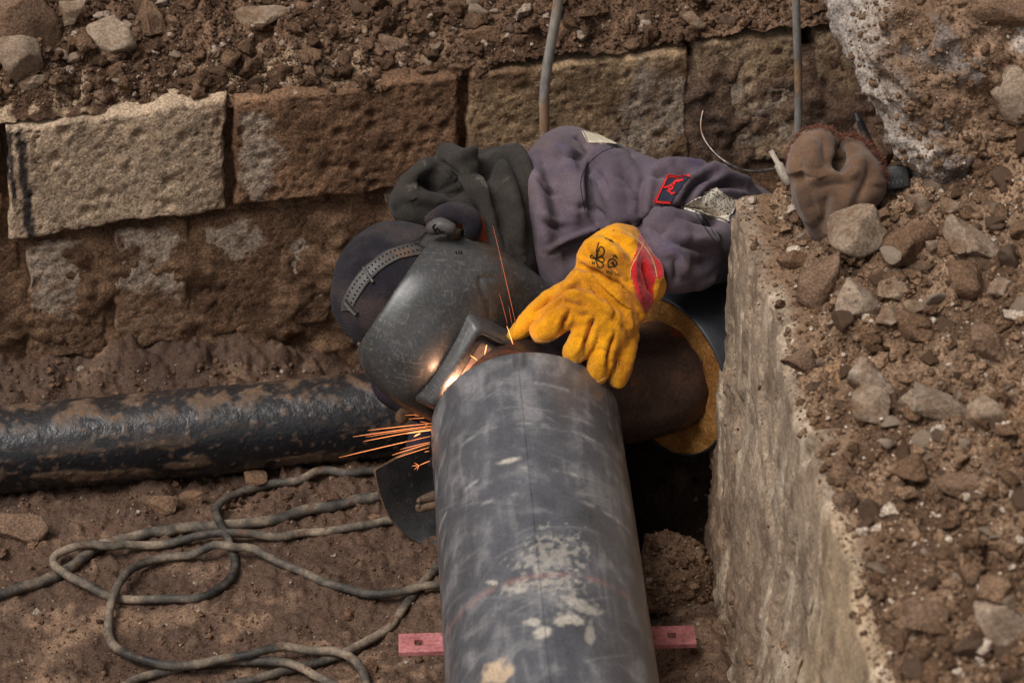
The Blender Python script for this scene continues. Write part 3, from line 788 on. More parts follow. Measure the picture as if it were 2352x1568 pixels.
for (px, py, w_, h_, sd_, lb, rl, th) in [
 (50, 1215, 130, 75, 101, 'flat muddy slab stone on the trench floor at the left edge', 0.1, 0.6),
 (1010 - 15, 1100, 60, 44, 102, 'small grey stone near the dark curved shield', 0.2, 0.8),
 (585, 1105, 60, 60, 103, 'angular muddy stone lying beside the black pipe on the trench floor', 0.3, 0.8),
 (440, 1145, 60, 40, 104, 'rounded muddy stone in front of the black pipe', 0.0, 0.8),
 (365, 1160, 90, 50, 105, 'low sunken muddy stone left of the rounded one', 0.1, 0.6),
 (162, 940, 24, 16, 106, 'pale pebble on the soil just behind the black pipe', 0.0, 0.9),
 (230, 930, 30, 24, 107, 'tan pebble on the soil heap behind the black pipe', 0.0, 0.9),
]:
    place_rock(px, py, w_, h_, sd_, lb, surf=floor_bvh, roll=-rl, thick=th, mat_=M['clodrock'])
# ---------------------------------------------------------------- pipes
def rough_from_col(m, v0, v1, r0, r1):
    nt = m.node_tree; b = nt.nodes['Principled BSDF']
    at = nt.nodes.new('ShaderNodeAttribute'); at.attribute_name = 'col'
    bw = nt.nodes.new('ShaderNodeRGBToBW'); mr = nt.nodes.new('ShaderNodeMapRange')
    for i, v in enumerate((v0, v1, r0, r1)): mr.inputs[i + 1].default_value = v
    nt.links.new(at.outputs['Color'], bw.inputs[0]); nt.links.new(bw.outputs[0], mr.inputs[0])
    nt.links.new(mr.outputs[0], b.inputs['Roughness']); return m
M['casing'] = rough_from_col(mat('pipe_casing', [(0.3, (0.9, 0.9, 0.9)), (0.7, (1.08, 1.08, 1.08))], 20, 4, (0.3, 0.5), ((45, 0.12, 0.003), (260, 0.10, 0.001)), attr=True, fine=(180, 0.12), spec=0.5), 0.03, 0.25, 0.22, 0.62)
M['casing'].node_tree.nodes['Principled BSDF'].inputs['Coat Weight'].default_value = 0.25; M['casing'].node_tree.nodes['Principled BSDF'].inputs['Coat Roughness'].default_value = 0.28
M['wetpipe'] = rough_from_col(mat('tarred_pipe', [(0.3, (0.85, 0.85, 0.85)), (0.7, (1.1, 1.1, 1.1))], 20, 4, (0.3, 0.5), ((70, 0.4, 0.004), (240, 0.3, 0.002)), attr=True, fine=(220, 0.25), spec=0.5), 0.012, 0.10, 0.20, 0.9)
M['steel'] = mat('scaled_steel', [(0.3, S(48, 38, 36)), (0.55, S(74, 57, 51)), (0.75, S(106, 78, 64))], 9, 5, (0.2, 0.42), ((60, 0.25, 0.003), (240, 0.2, 0.001)), fine=(160, 0.2), spec=0.5, metallic=0.45,
                 stains=((11, 0.58, 0.70, S(120, 62, 36), 4.0), (17, 0.62, 0.72, S(150, 138, 116), 9.0)))
M['foam'] = mat('insulation_foam', [(0.3, S(104, 68, 34)), (0.5, S(146, 100, 52)), (0.75, S(178, 132, 76))], 12, 5, (0.85, 1.0), ((90, 0.6, 0.004), (300, 0.5, 0.002)), fine=(200, 0.25), spec=0.1,
                stains=((20, 0.58, 0.68, S(84, 58, 36), 4.0),))
M['black'] = mat('black_plastic', [(0.3, S(28, 29, 33)), (0.7, S(48, 50, 56))], 14, 4, (0.35, 0.6), ((120, 0.15, 0.001),), fine=(150, 0.15), spec=0.5)

AX = nrm(RT * -463 + UP * 4634 + FW * 5880)            # main pipe runs away from the viewer
S0 = W(1207, 975, 4.39)                                # centre of its far end
PR = 0.1624
EU = nrm(np.array([0, 0, 1]) - np.dot([0, 0, 1], AX) * AX); ES = nrm(np.cross(AX, EU))
def on_axis(t, r=0.0, ang=0.0): return S0 - AX * t + r * (math.cos(ang) * EU + math.sin(ang) * ES)
mp = empty('insulated_pipe', (on_axis(0.9)[0], on_axis(0.9)[1], 0.0), 'large scuffed dark grey plastic-cased pipe running towards the viewer', 'pipe')
ts = spaced((0.0, 0.006, 0.002), (0.006, 0.95, 0.0034), (0.95, 2.1, 0.05)); na = 380
an = np.linspace(0, 2 * np.pi, na, endpoint=False)
A_, T_ = np.meshgrid(an, ts, indexing='ij'); a_, t_ = A_.ravel(), T_.ravel()
rr = PR - 0.004 * np.clip(1 - t_ / 0.006, 0, 1) + 0.0012 * fbm(np.stack([np.cos(a_) * 2, np.sin(a_) * 2, t_ * 5], 1), 2)
V = S0 - AX * t_[:, None] + rr[:, None] * (np.cos(a_)[:, None] * EU + np.sin(a_)[:, None] * ES)
cyl = np.stack([np.cos(a_), np.sin(a_), t_], 1)
wob = 0.02 * fbm(cyl * np.array([3, 3, 6]) + 5, 3); cyw = cyl + np.stack([wob * 3, wob * 3, wob], 1)
around = fbm(cyw * np.array([3.0, 3.0, 34]), 4); along = fbm(cyw * np.array([16, 16, 3.0]) + 7, 4); blot = fbm(cyl * np.array([3.5, 3.5, 11]) + 3, 5)
slant = fbm(np.stack([np.cos(a_ + 5 * t_) * 9, np.sin(a_ + 5 * t_) * 9, t_ * 12 - 2.2 * a_], 1), 4)
c = np.array(S(82, 81, 84))[None] * (1 + 0.12 * around + 0.08 * along + 0.30 * blot)[:, None]
dust = (0.45 * sstep(0.0, 0.8, around + 0.9 * blot) + 0.30 * sstep(0.25, 0.7, along + 0.9 * blot) + 0.55 * sstep(0.10, 0.6, slant) * sstep(0.25, -0.3, np.cos(a_) - 0.55))[:, None]
c = c * (1 - 0.5 * np.clip(dust, 0, 1)) + np.array(S(148, 143, 140)) * 0.5 * np.clip(dust, 0, 1)
px, py = project(V); top = np.cos(a_) > 0.0
def smear(cx, cy, rx, ry, ang, col, strength, nz=0.7, sc=22):
    global c
    ca, sa = math.cos(ang), math.sin(ang); dx, dy = px - cx, py - cy
    q = np.sqrt(((dx * ca + dy * sa) / rx) ** 2 + ((-dx * sa + dy * ca) / ry) ** 2)
    k = np.where((q < 3.5) & top)[0]
    m = (sstep(1.15, 0.45, q[k] + nz * fbm(cyl[k] * np.array([PR, PR, 1]) * (sc * 2.2) + cx, 5)) * strength)[:, None]; c[k] = c[k] * (1 - m) + np.array(col) * m
CLAY = S(176, 166, 152)
for a in [(1262, 1285, 66, 46, -0.2, CLAY, 0.45, 1.6, 40), (1250, 1340, 70, 14, -0.1, CLAY, 0.5, 1.5, 40), (1128, 1336, 16, 6, 0.2, CLAY, 0.8), (1185, 1352, 34, 9, 0.2, CLAY, 0.6, 0.8),
          (1170, 1057, 30, 6, -0.25, CLAY, 0.9, 0.3), (1245, 1452, 22, 14, 0, CLAY, 0.9, 0.5), (1222, 1430, 22, 12, 0, CLAY, 0.8, 0.8), (1300, 1425, 30, 14, 0, CLAY, 0.75, 0.9), (1330, 1400, 40, 22, 0, CLAY, 0.6, 1.0),
          (1140, 1545, 46, 30, -0.5, S(184, 158, 130), 0.9, 0.5), (1355, 1460, 10, 30, 0, CLAY, 0.5, 0.8), (1300, 1370, 30, 16, 0, CLAY, 0.5, 1.0),
          (1182, 830, 5, 22, 0, S(70, 64, 62), 0.8, 0.2), (1203, 828, 9, 22, 0, S(70, 64, 62), 0.85, 0.2)]: smear(*a)
ringm = (np.exp(-((t_ - 0.545) / 0.006) ** 2) * sstep(-0.2, 0.3, fbm(cyl * 5, 3) + 0.25) * 0.4)[:, None]; c = c * (1 - ringm) + np.array(S(150, 106, 98)) * ringm
for tt, st in ((0.30, 0.5), (0.36, 0.4), (0.19, 0.35), (0.085, 0.3)):
    m = (np.exp(-((t_ - tt - 0.012 * np.sin(a_ * 2)) / 0.004) ** 2) * sstep(-0.1, 0.4, fbm(cyl * 4 + tt * 90, 3)) * st)[:, None]; c = c * (1 - m) + np.array(S(176, 170, 164)) * m
rs = np.random.default_rng(3)
for _ in range(60):                                       # hairline scuffs, mostly round the pipe or slanting
    a0, t0, ln, sl, st = rs.uniform(-1.5, 1.5) % 6.283, rs.uniform(0.02, 0.9), rs.uniform(0.02, 0.25), rs.normal() * 0.06, rs.uniform(0.08, 0.26)
    da = (a_ - a0 + np.pi) % (2 * np.pi) - np.pi
    m = (np.exp(-((t_ - t0 - sl * da) / 0.0022) ** 2) * sstep(ln * 2, ln, np.abs(da)) * st)[:, None]; c = c * (1 - m) + np.array(S(158, 153, 150)) * m
seam = (np.exp(-((a_ - 6.18) / 0.006) ** 2) * 0.6)[:, None]; c = c * (1 - seam) + np.array(S(38, 38, 42)) * seam   # scribed line
add('casing', V, flip(grid_faces(na, len(ts), True)), M['casing'], parent=mp, col=np.clip(c, 0.012, 0.8))
# cut end of the casing and its foam
def ring(c0, ax, u, s, r0, r1, n=96, wob=0.0, off=0.0):
    th = np.linspace(0, 2 * np.pi, n, endpoint=False); Vs = []
    for k, r in enumerate(np.linspace(r0, r1, 6)):
        dd = ax * (off + wob * fbm(np.stack([np.cos(th) * 3, np.sin(th) * 3, np.full(n, k * 0.8)], 1), 3))[:, None]
        Vs.append(c0 + r * (np.cos(th)[:, None] * u + np.sin(th)[:, None] * s) + dd)
    return np.stack(Vs, 1).reshape(-1, 3), grid_faces(n, 6, True)
V, F = ring(S0, AX, EU, ES, PR - 0.005, 0.138); add('casing_rim', V, F, M['casing'], parent=mp, col=np.repeat(np.array([S(80, 80, 84)]), len(V), 0))
V, F = ring(S0 - AX * 0.01, AX, EU, ES, 0.142, 0.09, wob=0.006); add('foam_core', V, F, M['foam'], parent=mp)

# steel elbow welded on, turning right into the second insulated pipe
R0 = W(1532, 862, 4.57); D2 = nrm(np.array([0.74, 0.67, -0.05])); 
ew = empty('pipe_elbow', (R0[0], R0[1], 0.0), 'dark rusty steel pipe elbow with tan foam collar, gloved hand resting on it', 'pipe')
p0, p3 = S0 - AX * 0.012, R0 + D2 * 0.02
tt = np.linspace(0, 1, 40)[:, None]; b1, b2 = p0 + AX * 0.17, p3 - D2 * 0.17
C_ = (1 - tt) ** 3 * p0 + 3 * (1 - tt) ** 2 * tt * b1 + 3 * (1 - tt) * tt ** 2 * b2 + tt ** 3 * p3
rad = 0.136 - 0.034 * sstep(0.12, 0.85, tt[:, 0]); rad += 0.003 * np.exp(-((tt[:, 0] - 0.07) / 0.012) ** 2)
V, F = tube(C_, rad, 96, cap=False); elbow_mesh = (V, F); add('steel_bend', V, F, M['steel'], parent=ew)
u2 = nrm(np.array([0, 0, 1]) - np.dot([0, 0, 1], D2) * D2); s2 = np.cross(D2, u2)
V, F = ring(R0, D2, u2, s2, 0.095, 0.150, wob=0.005); add('foam_collar', V, flip(F), M['foam'], parent=ew)
P_ = np.array([R0 - D2 * 0.004 + D2 * k for k in (0, 0.003, 0.05, 0.3, 0.8)]); V, F = tube(P_, [0.150, 0.154, 0.154, 0.154, 0.154], 96, cap=False)
add('casing', V, F, M['black'], parent=ew)
V, F = ring(R0 - D2 * 0.004, D2, u2, s2, 0.1485, 0.1505); add('casing_rim', V, flip(F), M['black'], parent=ew)

# flat red bar on two short feet under the pipe
bar_t = min(np.linspace(0.2, 0.9, 400), key=lambda t: abs(project([on_axis(t) - EU * (PR + 0.006)])[1][0] - 1466))
bc = on_axis(bar_t) - EU * (PR + 0.007)
M['redbar'] = mat('pink_primer_steel', [(0.3, S(150, 86, 86)), (0.7, S(188, 120, 118))], 22, 4, (0.5, 0.8), ((120, 0.2, 0.001),), fine=(160, 0.2), spec=0.4, stains=((30, 0.52, 0.68, S(132, 84, 76), 4.0), (60, 0.6, 0.7, S(110, 84, 70), 9.0)))
br = empty('pipe_rest', (bc[0], bc[1], 0.0), 'pink-red painted flat steel bar sticking out on both sides under the big pipe', 'pipe support')
e1 = nrm(np.array([1.0, 0.045, 0.0])); e2 = nrm(np.cross([0, 0, 1], e1))
x0 = (G(915, 1478, bc[2])[0] - bc[0]); x1 = (G(1597, 1457, bc[2])[0] - bc[0])
bm = bmesh.new(); bw_, bh_ = 0.024, 0.004
def bar_outline(hx):
    return [(x0, -bw_), (x1, -bw_), (x1, bw_), (x0, bw_)]
# bar with a drilled slot at each end: strips left and right of the hole
def slot_bar():
    xs_ = [x0, x0 + 0.026, x0 + 0.040, x1 - 0.046, x1 - 0.032, x1]; ys_ = [-bw_, -0.007, 0.007, bw_]
    Vb, Fb = [], []
    for zz in (0, -bh_ * 2):
        for xx in xs_:
            for yy in ys_: Vb.append(bc + e1 * xx + e2 * yy + np.array([0, 0, zz]))
    nx, ny = len(xs_), len(ys_); L_ = nx * ny; q = lambda i, j, k: k * L_ + i * ny + j
    hole = {(1, 1), (3, 1)}
    for i in range(nx - 1):
        for j in range(ny - 1):
            if (i, j) in hole:
                for (p, r_) in (((i, j), (i + 1, j)), ((i + 1, j), (i + 1, j + 1)), ((i + 1, j + 1), (i, j + 1)), ((i, j + 1), (i, j))):
                    Fb.append((q(*p, 0), q(*r_, 0), q(*r_, 1), q(*p, 1)))
                continue
            Fb.append((q(i, j, 0), q(i + 1, j, 0), q(i + 1, j + 1, 0), q(i, j + 1, 0)))
            Fb.append((q(i, j, 1), q(i, j + 1, 1), q(i + 1, j + 1, 1), q(i + 1, j, 1)))
    for i in range(nx - 1):
        Fb.append((q(i, 0, 0), q(i, 0, 1), q(i + 1, 0, 1), q(i + 1, 0, 0))); Fb.append((q(i, ny - 1, 0), q(i + 1, ny - 1, 0), q(i + 1, ny - 1, 1), q(i, ny - 1, 1)))
    for j in range(ny - 1):
        Fb.append((q(0, j, 0), q(0, j + 1, 0), q(0, j + 1, 1), q(0, j, 1))); Fb.append((q(nx - 1, j, 0), q(nx - 1, j, 1), q(nx - 1, j + 1, 1), q(nx - 1, j + 1, 0)))
    return np.array(Vb), Fb
V, F = slot_bar(); add('flat_bar', V, F, M['redbar'], parent=br, smooth=False)
for sx in (-0.10, 0.10):
    f = bc + e1 * sx; V, F = tube(np.array([f - np.array([0, 0, 0.0085]), [f[0], f[1], f[2] * 0.5], [f[0], f[1], -0.01]]), 0.014, 4)
    add('foot', V, F, M['redbar'], parent=br, smooth=False)

# black pipe along the foot of the wall
q0, q1 = G(0, 1034, 0.085), G(860, 955, 0.085); bd = nrm(q1 - q0)
blp = empty('black_pipe', ((q0[0] + q1[0]) / 2, (q0[1] + q1[1]) / 2, 0), 'muddy black tarred pipe lying along the foot of the stone wall', 'pipe')
bs = spaced((-1.6, -0.2, 0.05), (-0.2, 1.05, 0.0042), (1.05, 2.3, 0.06)); na = 150; an = np.linspace(0, 2 * np.pi, na, endpoint=False)
A_, T_ = np.meshgrid(an, bs, indexing='ij'); a_, t_ = A_.ravel(), T_.ravel(); su = nrm(np.cross(bd, [0, 0, 1]))
cyl = np.stack([np.cos(a_) * 0.085, np.sin(a_) * 0.085, t_], 1)      # angle 0 up, + towards the viewer
mudn = fbm(cyl * 22, 5); smn = fbm(cyl * np.array([30, 30, 9]) + 3, 5)
crumb = lumps(np.stack([a_ * 0.085, t_, np.zeros_like(t_)], 1), 0.012, 0.35)
topm = sstep(0.75, 0.99, np.cos(a_)) * sstep(-0.1, 0.35, mudn) * 0.8; sidem = 0.8 * sstep(0.12, 0.40, smn) * sstep(0.75, 0.1, np.cos(a_)) * sstep(-0.9, -0.2, np.cos(a_))
speck = sstep(0.30, 0.55, fbm(cyl * 70 + 9, 3)) * 0.7
mud = np.clip(topm * 0.85 + sidem * 0.75 + speck * 0.6, 0, 1)
rr = 0.084 + 0.0018 * mud + 0.0010 * fbm(cyl * 60, 2) * (0.3 + mud) + 0.35 * crumb * np.clip(topm + sidem + speck, 0, 1) + 0.0015 * fbm(cyl * np.array([8, 8, 5]), 3)
V = q0 + bd * t_[:, None] + rr[:, None] * (np.cos(a_)[:, None] * np.array([0, 0, 1]) + np.sin(a_)[:, None] * su)
c = np.array(S(25, 25, 28))[None] * (1 + 0.3 * fbm(cyl * 12, 3))[:, None]
mc = np.array(S(110, 84, 62))[None] * (1 + 0.35 * fbm(cyl * 40 + 2, 3))[:, None]
dustf = (sstep(0.2, 0.9, np.cos(a_)) * 0.09)[:, None]; c = c * (1 - dustf) + np.array(S(120, 110, 104)) * dustf
c = c * (1 - mud[:, None]) + mc * mud[:, None]
add('pipe_body', V, flip(grid_faces(na, len(bs), True)), M['wetpipe'], parent=blp, col=np.clip(c, 0.006, 0.6))

# ---------------------------------------------------------------- cables
M['cable'] = mat('dusty_cable', [(0.36, S(44, 41, 39)), (0.48, S(80, 72, 64)), (0.64, S(136, 119, 101))], 13, 5, (0.55, 0.95), ((70, 0.35, 0.003), (260, 0.3, 0.001)), fine=(190, 0.2), spec=0.3,
                 stains=((26, 0.58, 0.68, S(92, 68, 52), 4.0),))
M['greycable'] = mat('grey_cable', [(0.32, S(96, 92, 90)), (0.5, S(132, 126, 120)), (0.7, S(160, 148, 134))], 14, 5, (0.5, 0.8), ((90, 0.2, 0.002),), fine=(160, 0.15), spec=0.35,
                     stains=((12, 0.58, 0.7, S(150, 120, 92), 4.0),), stretch=(1, 1, 0.35))
def RD(pts): return [(a * 0.4638, 976.1 + 0.4638 * b) for a, b in pts]
laid = []
def lay_cable(pts, r, label, name='welding_cable', group='cables coiled on the trench floor'):
    Q = catmull(np.array(pts, float), 10)
    P = np.array([(lambda h: h[0] if h else G(a, b, 0.0))(cast(floor_bvh, a, b)) for a, b in Q]); P = resample(P, 0.006)
    k = np.ones(91) / 91; pad = np.pad(P[:, 2], 45, mode='edge'); base = np.convolve(pad, k, 'valid')
    mx = np.pad(P[:, 2], 5, mode='edge'); mx = np.max([mx[k_:k_ + len(P)] for k_ in range(11)], 0); mx = np.convolve(np.pad(mx, 10, mode='edge'), np.ones(21) / 21, 'valid')
    zc = np.maximum(base + r * 0.72, mx + r * 0.35)
    lift = np.zeros(len(P))
    for LP, lr in laid:
        d = np.sqrt(((P[:, None, :2] - LP[None, :, :2]) ** 2).sum(2)); j = d.argmin(1); m = d[np.arange(len(P)), j] < (r + lr) * 1.05
        lift[m] = np.maximum(lift[m], LP[j[m], 2] + lr + r - zc[m])
    d = np.sqrt(((P[:, None, :2] - P[None, :, :2]) ** 2).sum(2)); ii = np.arange(len(P))
    near = (d < 2.1 * r) & (ii[:, None] - ii[None] > 25)
    m = near.any(1); lift[m] = np.maximum(lift[m], 2 * r)
    w = 24; L2 = np.pad(lift, w, mode='edge'); sm = np.zeros(len(P))
    for o_ in range(-w, w + 1): sm = np.maximum(sm, L2[w + o_: w + o_ + len(P)] * math.cos(o_ / w * math.pi / 2) ** 2)
    P[:, 2] = zc + np.maximum(sm, 0)
    for ax in range(3):
        pad = np.pad(P[:, ax], 4, mode='edge'); P[:, ax] = np.convolve(pad, np.ones(9) / 9, 'valid')
    laid.append((P.copy(), r))
    rv = r * (1 + 0.05 * fbm(np.stack([np.arange(len(P)) * 0.05, np.zeros(len(P)), np.full(len(P), r * 900)], 1), 3))
    V, F = tube(P, rv, 14); o = add(name, V, clean(F), M['cable']); return tag(o, label, 'cable', group)
lay_cable(RD([(-140, 890), (0, 850), (130, 815), (260, 770), (380, 705), (480, 630), (600, 580), (760, 545), (950, 530), (1060, 522), (1180, 515), (1330, 490), (1480, 450), (1640, 420), (1780, 388), (1960, 345), (2200, 300)]), 0.0102, 'thickest dusty cable entering from the left edge and running to the dark shield')
lay_cable(RD([(2240, 300), (1980, 262), (1860, 250), (1700, 246), (1560, 265), (1400, 300), (1260, 335), (1150, 385), (1085, 430), (1065, 480), (1100, 555), (1140, 625), (1170, 690), (1160, 750), (1110, 810), (1000, 860), (850, 882), (700, 885), (560, 870), (420, 838), (320, 790), (262, 735), (285, 685), (360, 662), (470, 656), (580, 650), (700, 622), (850, 602), (1000, 592), (1150, 590), (1300, 580), (1500, 555), (1700, 520), (1900, 490), (2000, 480), (2230, 450)]), 0.0079, 'dusty cable making a narrow loop on the left and returning to the dark shield')
lay_cable(RD([(2230, 640), (2165, 715), (2100, 790), (2040, 860), (1990, 930), (1930, 1010), (1850, 1080), (1740, 1140), (1620, 1180), (1500, 1215), (1330, 1250), (1160, 1300), (1000, 1360)]), 0.0080, 'cable coming out from under the big pipe and curving to the bottom edge')
lay_cable(RD([(560, 1360), (640, 1295), (750, 1250), (900, 1213), (1050, 1195), (1200, 1192), (1350, 1212), (1500, 1248), (1620, 1290), (1720, 1350)]), 0.0076, 'short arched cable along the bottom edge of the picture')
lay_cable(RD([(2260, 800), (2170, 825), (2080, 838), (1990, 872), (1900, 884), (1780, 855), (1640, 800), (1500, 740), (1370, 692), (1250, 662), (1130, 660), (980, 675), (850, 675), (740, 705), (650, 770), (590, 850), (555, 930), (540, 1010), (545, 1085), (590, 1140), (670, 1190), (770, 1222), (900, 1240), (1020, 1235), (1150, 1215), (1300, 1190), (1450, 1166), (1600, 1166), (1700, 1185), (1770, 1220), (1812, 1275), (1818, 1340)]), 0.0078, 'cable lying on top of the others in one wide open loop')
def hang(pts, r, label):
    Q = catmull(np.array(pts, float), 10); P = []
    for a, b, off in Q:
        u, z_ = wall_hit(a, b, off); P.append(W0 + WD * u + np.array([0, 0, z_]) + WN * off)
    V, F = tube(np.array(P), r, 14); o = add('hanging_cable', V, clean(F), M['greycable']); tag(o, label, 'cable', 'grey cables hanging over the wall')
hang([(1300, -160, 0.13), (1288, -60, 0.125), (1280, 20, 0.12), (1268, 90, 0.115), (1256, 160, 0.11), (1250, 230, 0.11), (1251, 300, 0.11), (1256, 420, 0.11), (1262, 560, 0.10)], 0.0098, 'thick grey cable hanging down the wall behind the welder')
hang([(1826, -160, 0.12), (1828, -40, 0.115), (1830, 60, 0.11), (1833, 160, 0.105), (1834, 250, 0.105), (1832, 340, 0.105), (1830, 480, 0.10)], 0.0078, 'thin straight grey cable hanging down the wall behind the canvas mitten')
# ---------------------------------------------------------------- the welder
M['jacket'] = mat('faded_work_cloth', [(0.3, S(74, 63, 71)), (0.5, S(96, 83, 91)), (0.68, S(116, 103, 107))], 7, 5, (0.85, 1.0), ((30, 0.25, 0.006), (500, 0.35, 0.0012)), fine=(420, 0.14), spec=0.1, sheen=0.08,
                  stains=((5, 0.50, 0.72, S(98, 78, 66), 3.0), (9, 0.58, 0.76, S(72, 62, 88), 11.0), (30, 0.66, 0.76, S(116, 98, 86), 21.0)))
M['fleece'] = mat('dark_fleece', [(0.3, S(42, 38, 35)), (0.7, S(63, 58, 53))], 14, 5, (0.9, 1.0), ((420, 0.5, 0.0015),), fine=(500, 0.28), spec=0.06, sheen=0.05, stains=((26, 0.62, 0.76, S(96, 88, 80), 4.0),))
M['knit'] = mat('navy_knit', [(0.3, S(24, 21, 28)), (0.7, S(41, 36, 43))], 9, 5, (0.9, 1.0), ((300, 0.3, 0.0012),), fine=(360, 0.22), spec=0.06, sheen=0.06, stains=((7, 0.46, 0.66, S(66, 54, 52), 4.0),), weave=(120, 0.7, 0.0022, 0.8, 'DIAGONAL'))
M['leather'] = mat('yellow_suede', [(0.25, S(160, 96, 12)), (0.5, S(214, 142, 16)), (0.75, S(236, 170, 28))], 9, 6, (0.9, 1.0), ((190, 0.5, 0.0022), (520, 0.5, 0.0012)), attr=False, fine=(420, 0.14), spec=0.06, sheen=0.12,
                   stains=((12, 0.50, 0.70, S(150, 88, 18), 4.0), (38, 0.62, 0.74, S(116, 72, 26), 14.0)))
M['redsuede'] = mat('red_suede', [(0.3, S(164, 10, 16)), (0.7, S(206, 20, 28))], 14, 5, (0.9, 1.0), ((190, 0.5, 0.002), (520, 0.5, 0.0012)), fine=(420, 0.2), spec=0.08, sheen=0.3, stains=((20, 0.6, 0.78, S(170, 60, 62), 4.0),))
M['skin'] = mat('skin', [(0.3, S(150, 100, 78)), (0.7, S(176, 122, 98))], 12, 4, (0.5, 0.65), ((200, 0.1, 0.001),), fine=None, spec=0.4)
M['whitetape'] = mat('pale_patch', [(0.3, S(206, 190, 164)), (0.7, S(226, 212, 188))], 20, 4, (0.7, 0.9), ((300, 0.2, 0.001),), fine=(300, 0.08), spec=0.2)
M['speckle'] = mat('worn_reflective_cloth', [(0.3, S(196, 182, 164)), (0.7, S(222, 212, 196))], 20, 4, (0.6, 0.9), ((300, 0.3, 0.001),), fine=(300, 0.1), spec=0.3, stains=((260, 0.53, 0.58, S(70, 58, 48), 4.0), (90, 0.64, 0.7, S(84, 66, 52), 6.0)))
M['navy'] = mat('navy_patch', [(0.3, S(38, 40, 52)), (0.7, S(52, 54, 66))], 20, 4, (0.8, 1.0), ((400, 0.3, 0.001),), fine=(300, 0.12), spec=0.1)
M['redthread'] = mat('red_thread', [(0.3, S(190, 30, 34)), (0.7, S(228, 54, 48))], 60, 4, (0.7, 0.9), ((400, 0.4, 0.001),), fine=(300, 0.15), spec=0.2)
M['ink'] = mat('dark_ink', [(0.3, S(52, 44, 24)), (0.7, S(70, 56, 28))], 60, 3, (0.9, 1.0), (), fine=None, spec=0.05)
M['thread'] = mat('pale_thread', [(0.3, S(196, 160, 104)), (0.7, S(214, 182, 130))], 60, 3, (0.9, 1.0), (), fine=None, spec=0.05)
M['boot'] = mat('boot_leather', [(0.3, S(30, 27, 25)), (0.7, S(52, 46, 41))], 14, 5, (0.6, 0.85), ((120, 0.3, 0.002),), fine=(200, 0.2), spec=0.3)

welder = empty('person', W(1280, 1000, 4.78) * np.array([1, 1, 0]), 'person in faded purple-grey work jacket and dark knit cap crouching behind the pipe to weld', 'person')
def cloth(name, parts, voxel, strokes, mat_, parent, wr=0.0, wrf=14.0, it=3, gain=1.5):
    V, F = join(parts); V, F = remesh(name, V, F, voxel, it)
    V = sculpt(V, F, strokes, gain)
    if wr:
        N = normals_of(V, F); V = V + N * (wr * ridged(V * wrf + 3 * perlin(V * 4)[:, None] * 0.4, 2) + wr * 0.6 * fbm(V * wrf * 2.2, 3))[:, None]
    o = add(name, V, clean(F), mat_, parent=parent)
    return o, V, F
jk = [
 loft([(1188, 405, 1225, 600, 4.53, .05), (1210, 354, 1245, 660, 4.55, .10), (1258, 306, 1290, 740, 4.59, .135), (1310, 288, 1330, 800, 4.63, .155), (1380, 312, 1400, 820, 4.67, .165),
       (1450, 345, 1470, 820, 4.71, .165), (1520, 375, 1530, 800, 4.75, .15), (1600, 420, 1600, 780, 4.79, .11), (1640, 470, 1640, 720, 4.80, .05)]),
 loft([(1350, 350, 1390, 600, 4.58, .09), (1400, 340, 1420, 610, 4.555, .10), (1450, 350, 1450, 600, 4.54, .10), (1530, 372, 1510, 570, 4.53, .088), (1600, 380, 1590, 540, 4.54, .078), (1670, 394, 1670, 540, 4.57, .07), (1740, 427, 1730, 560, 4.61, .055), (1790, 458, 1780, 560, 4.64, .025)]),
 loft([(1745, 475, 1715, 640, 4.57, .05), (1660, 503, 1642, 652, 4.49, .07), (1600, 486, 1602, 666, 4.43, .078), (1545, 483, 1556, 674, 4.405, .074), (1500, 500, 1528, 668, 4.395, .062), (1462, 535, 1500, 640, 4.395, .035)]),
]
f_, g_ = 'f', 'g'
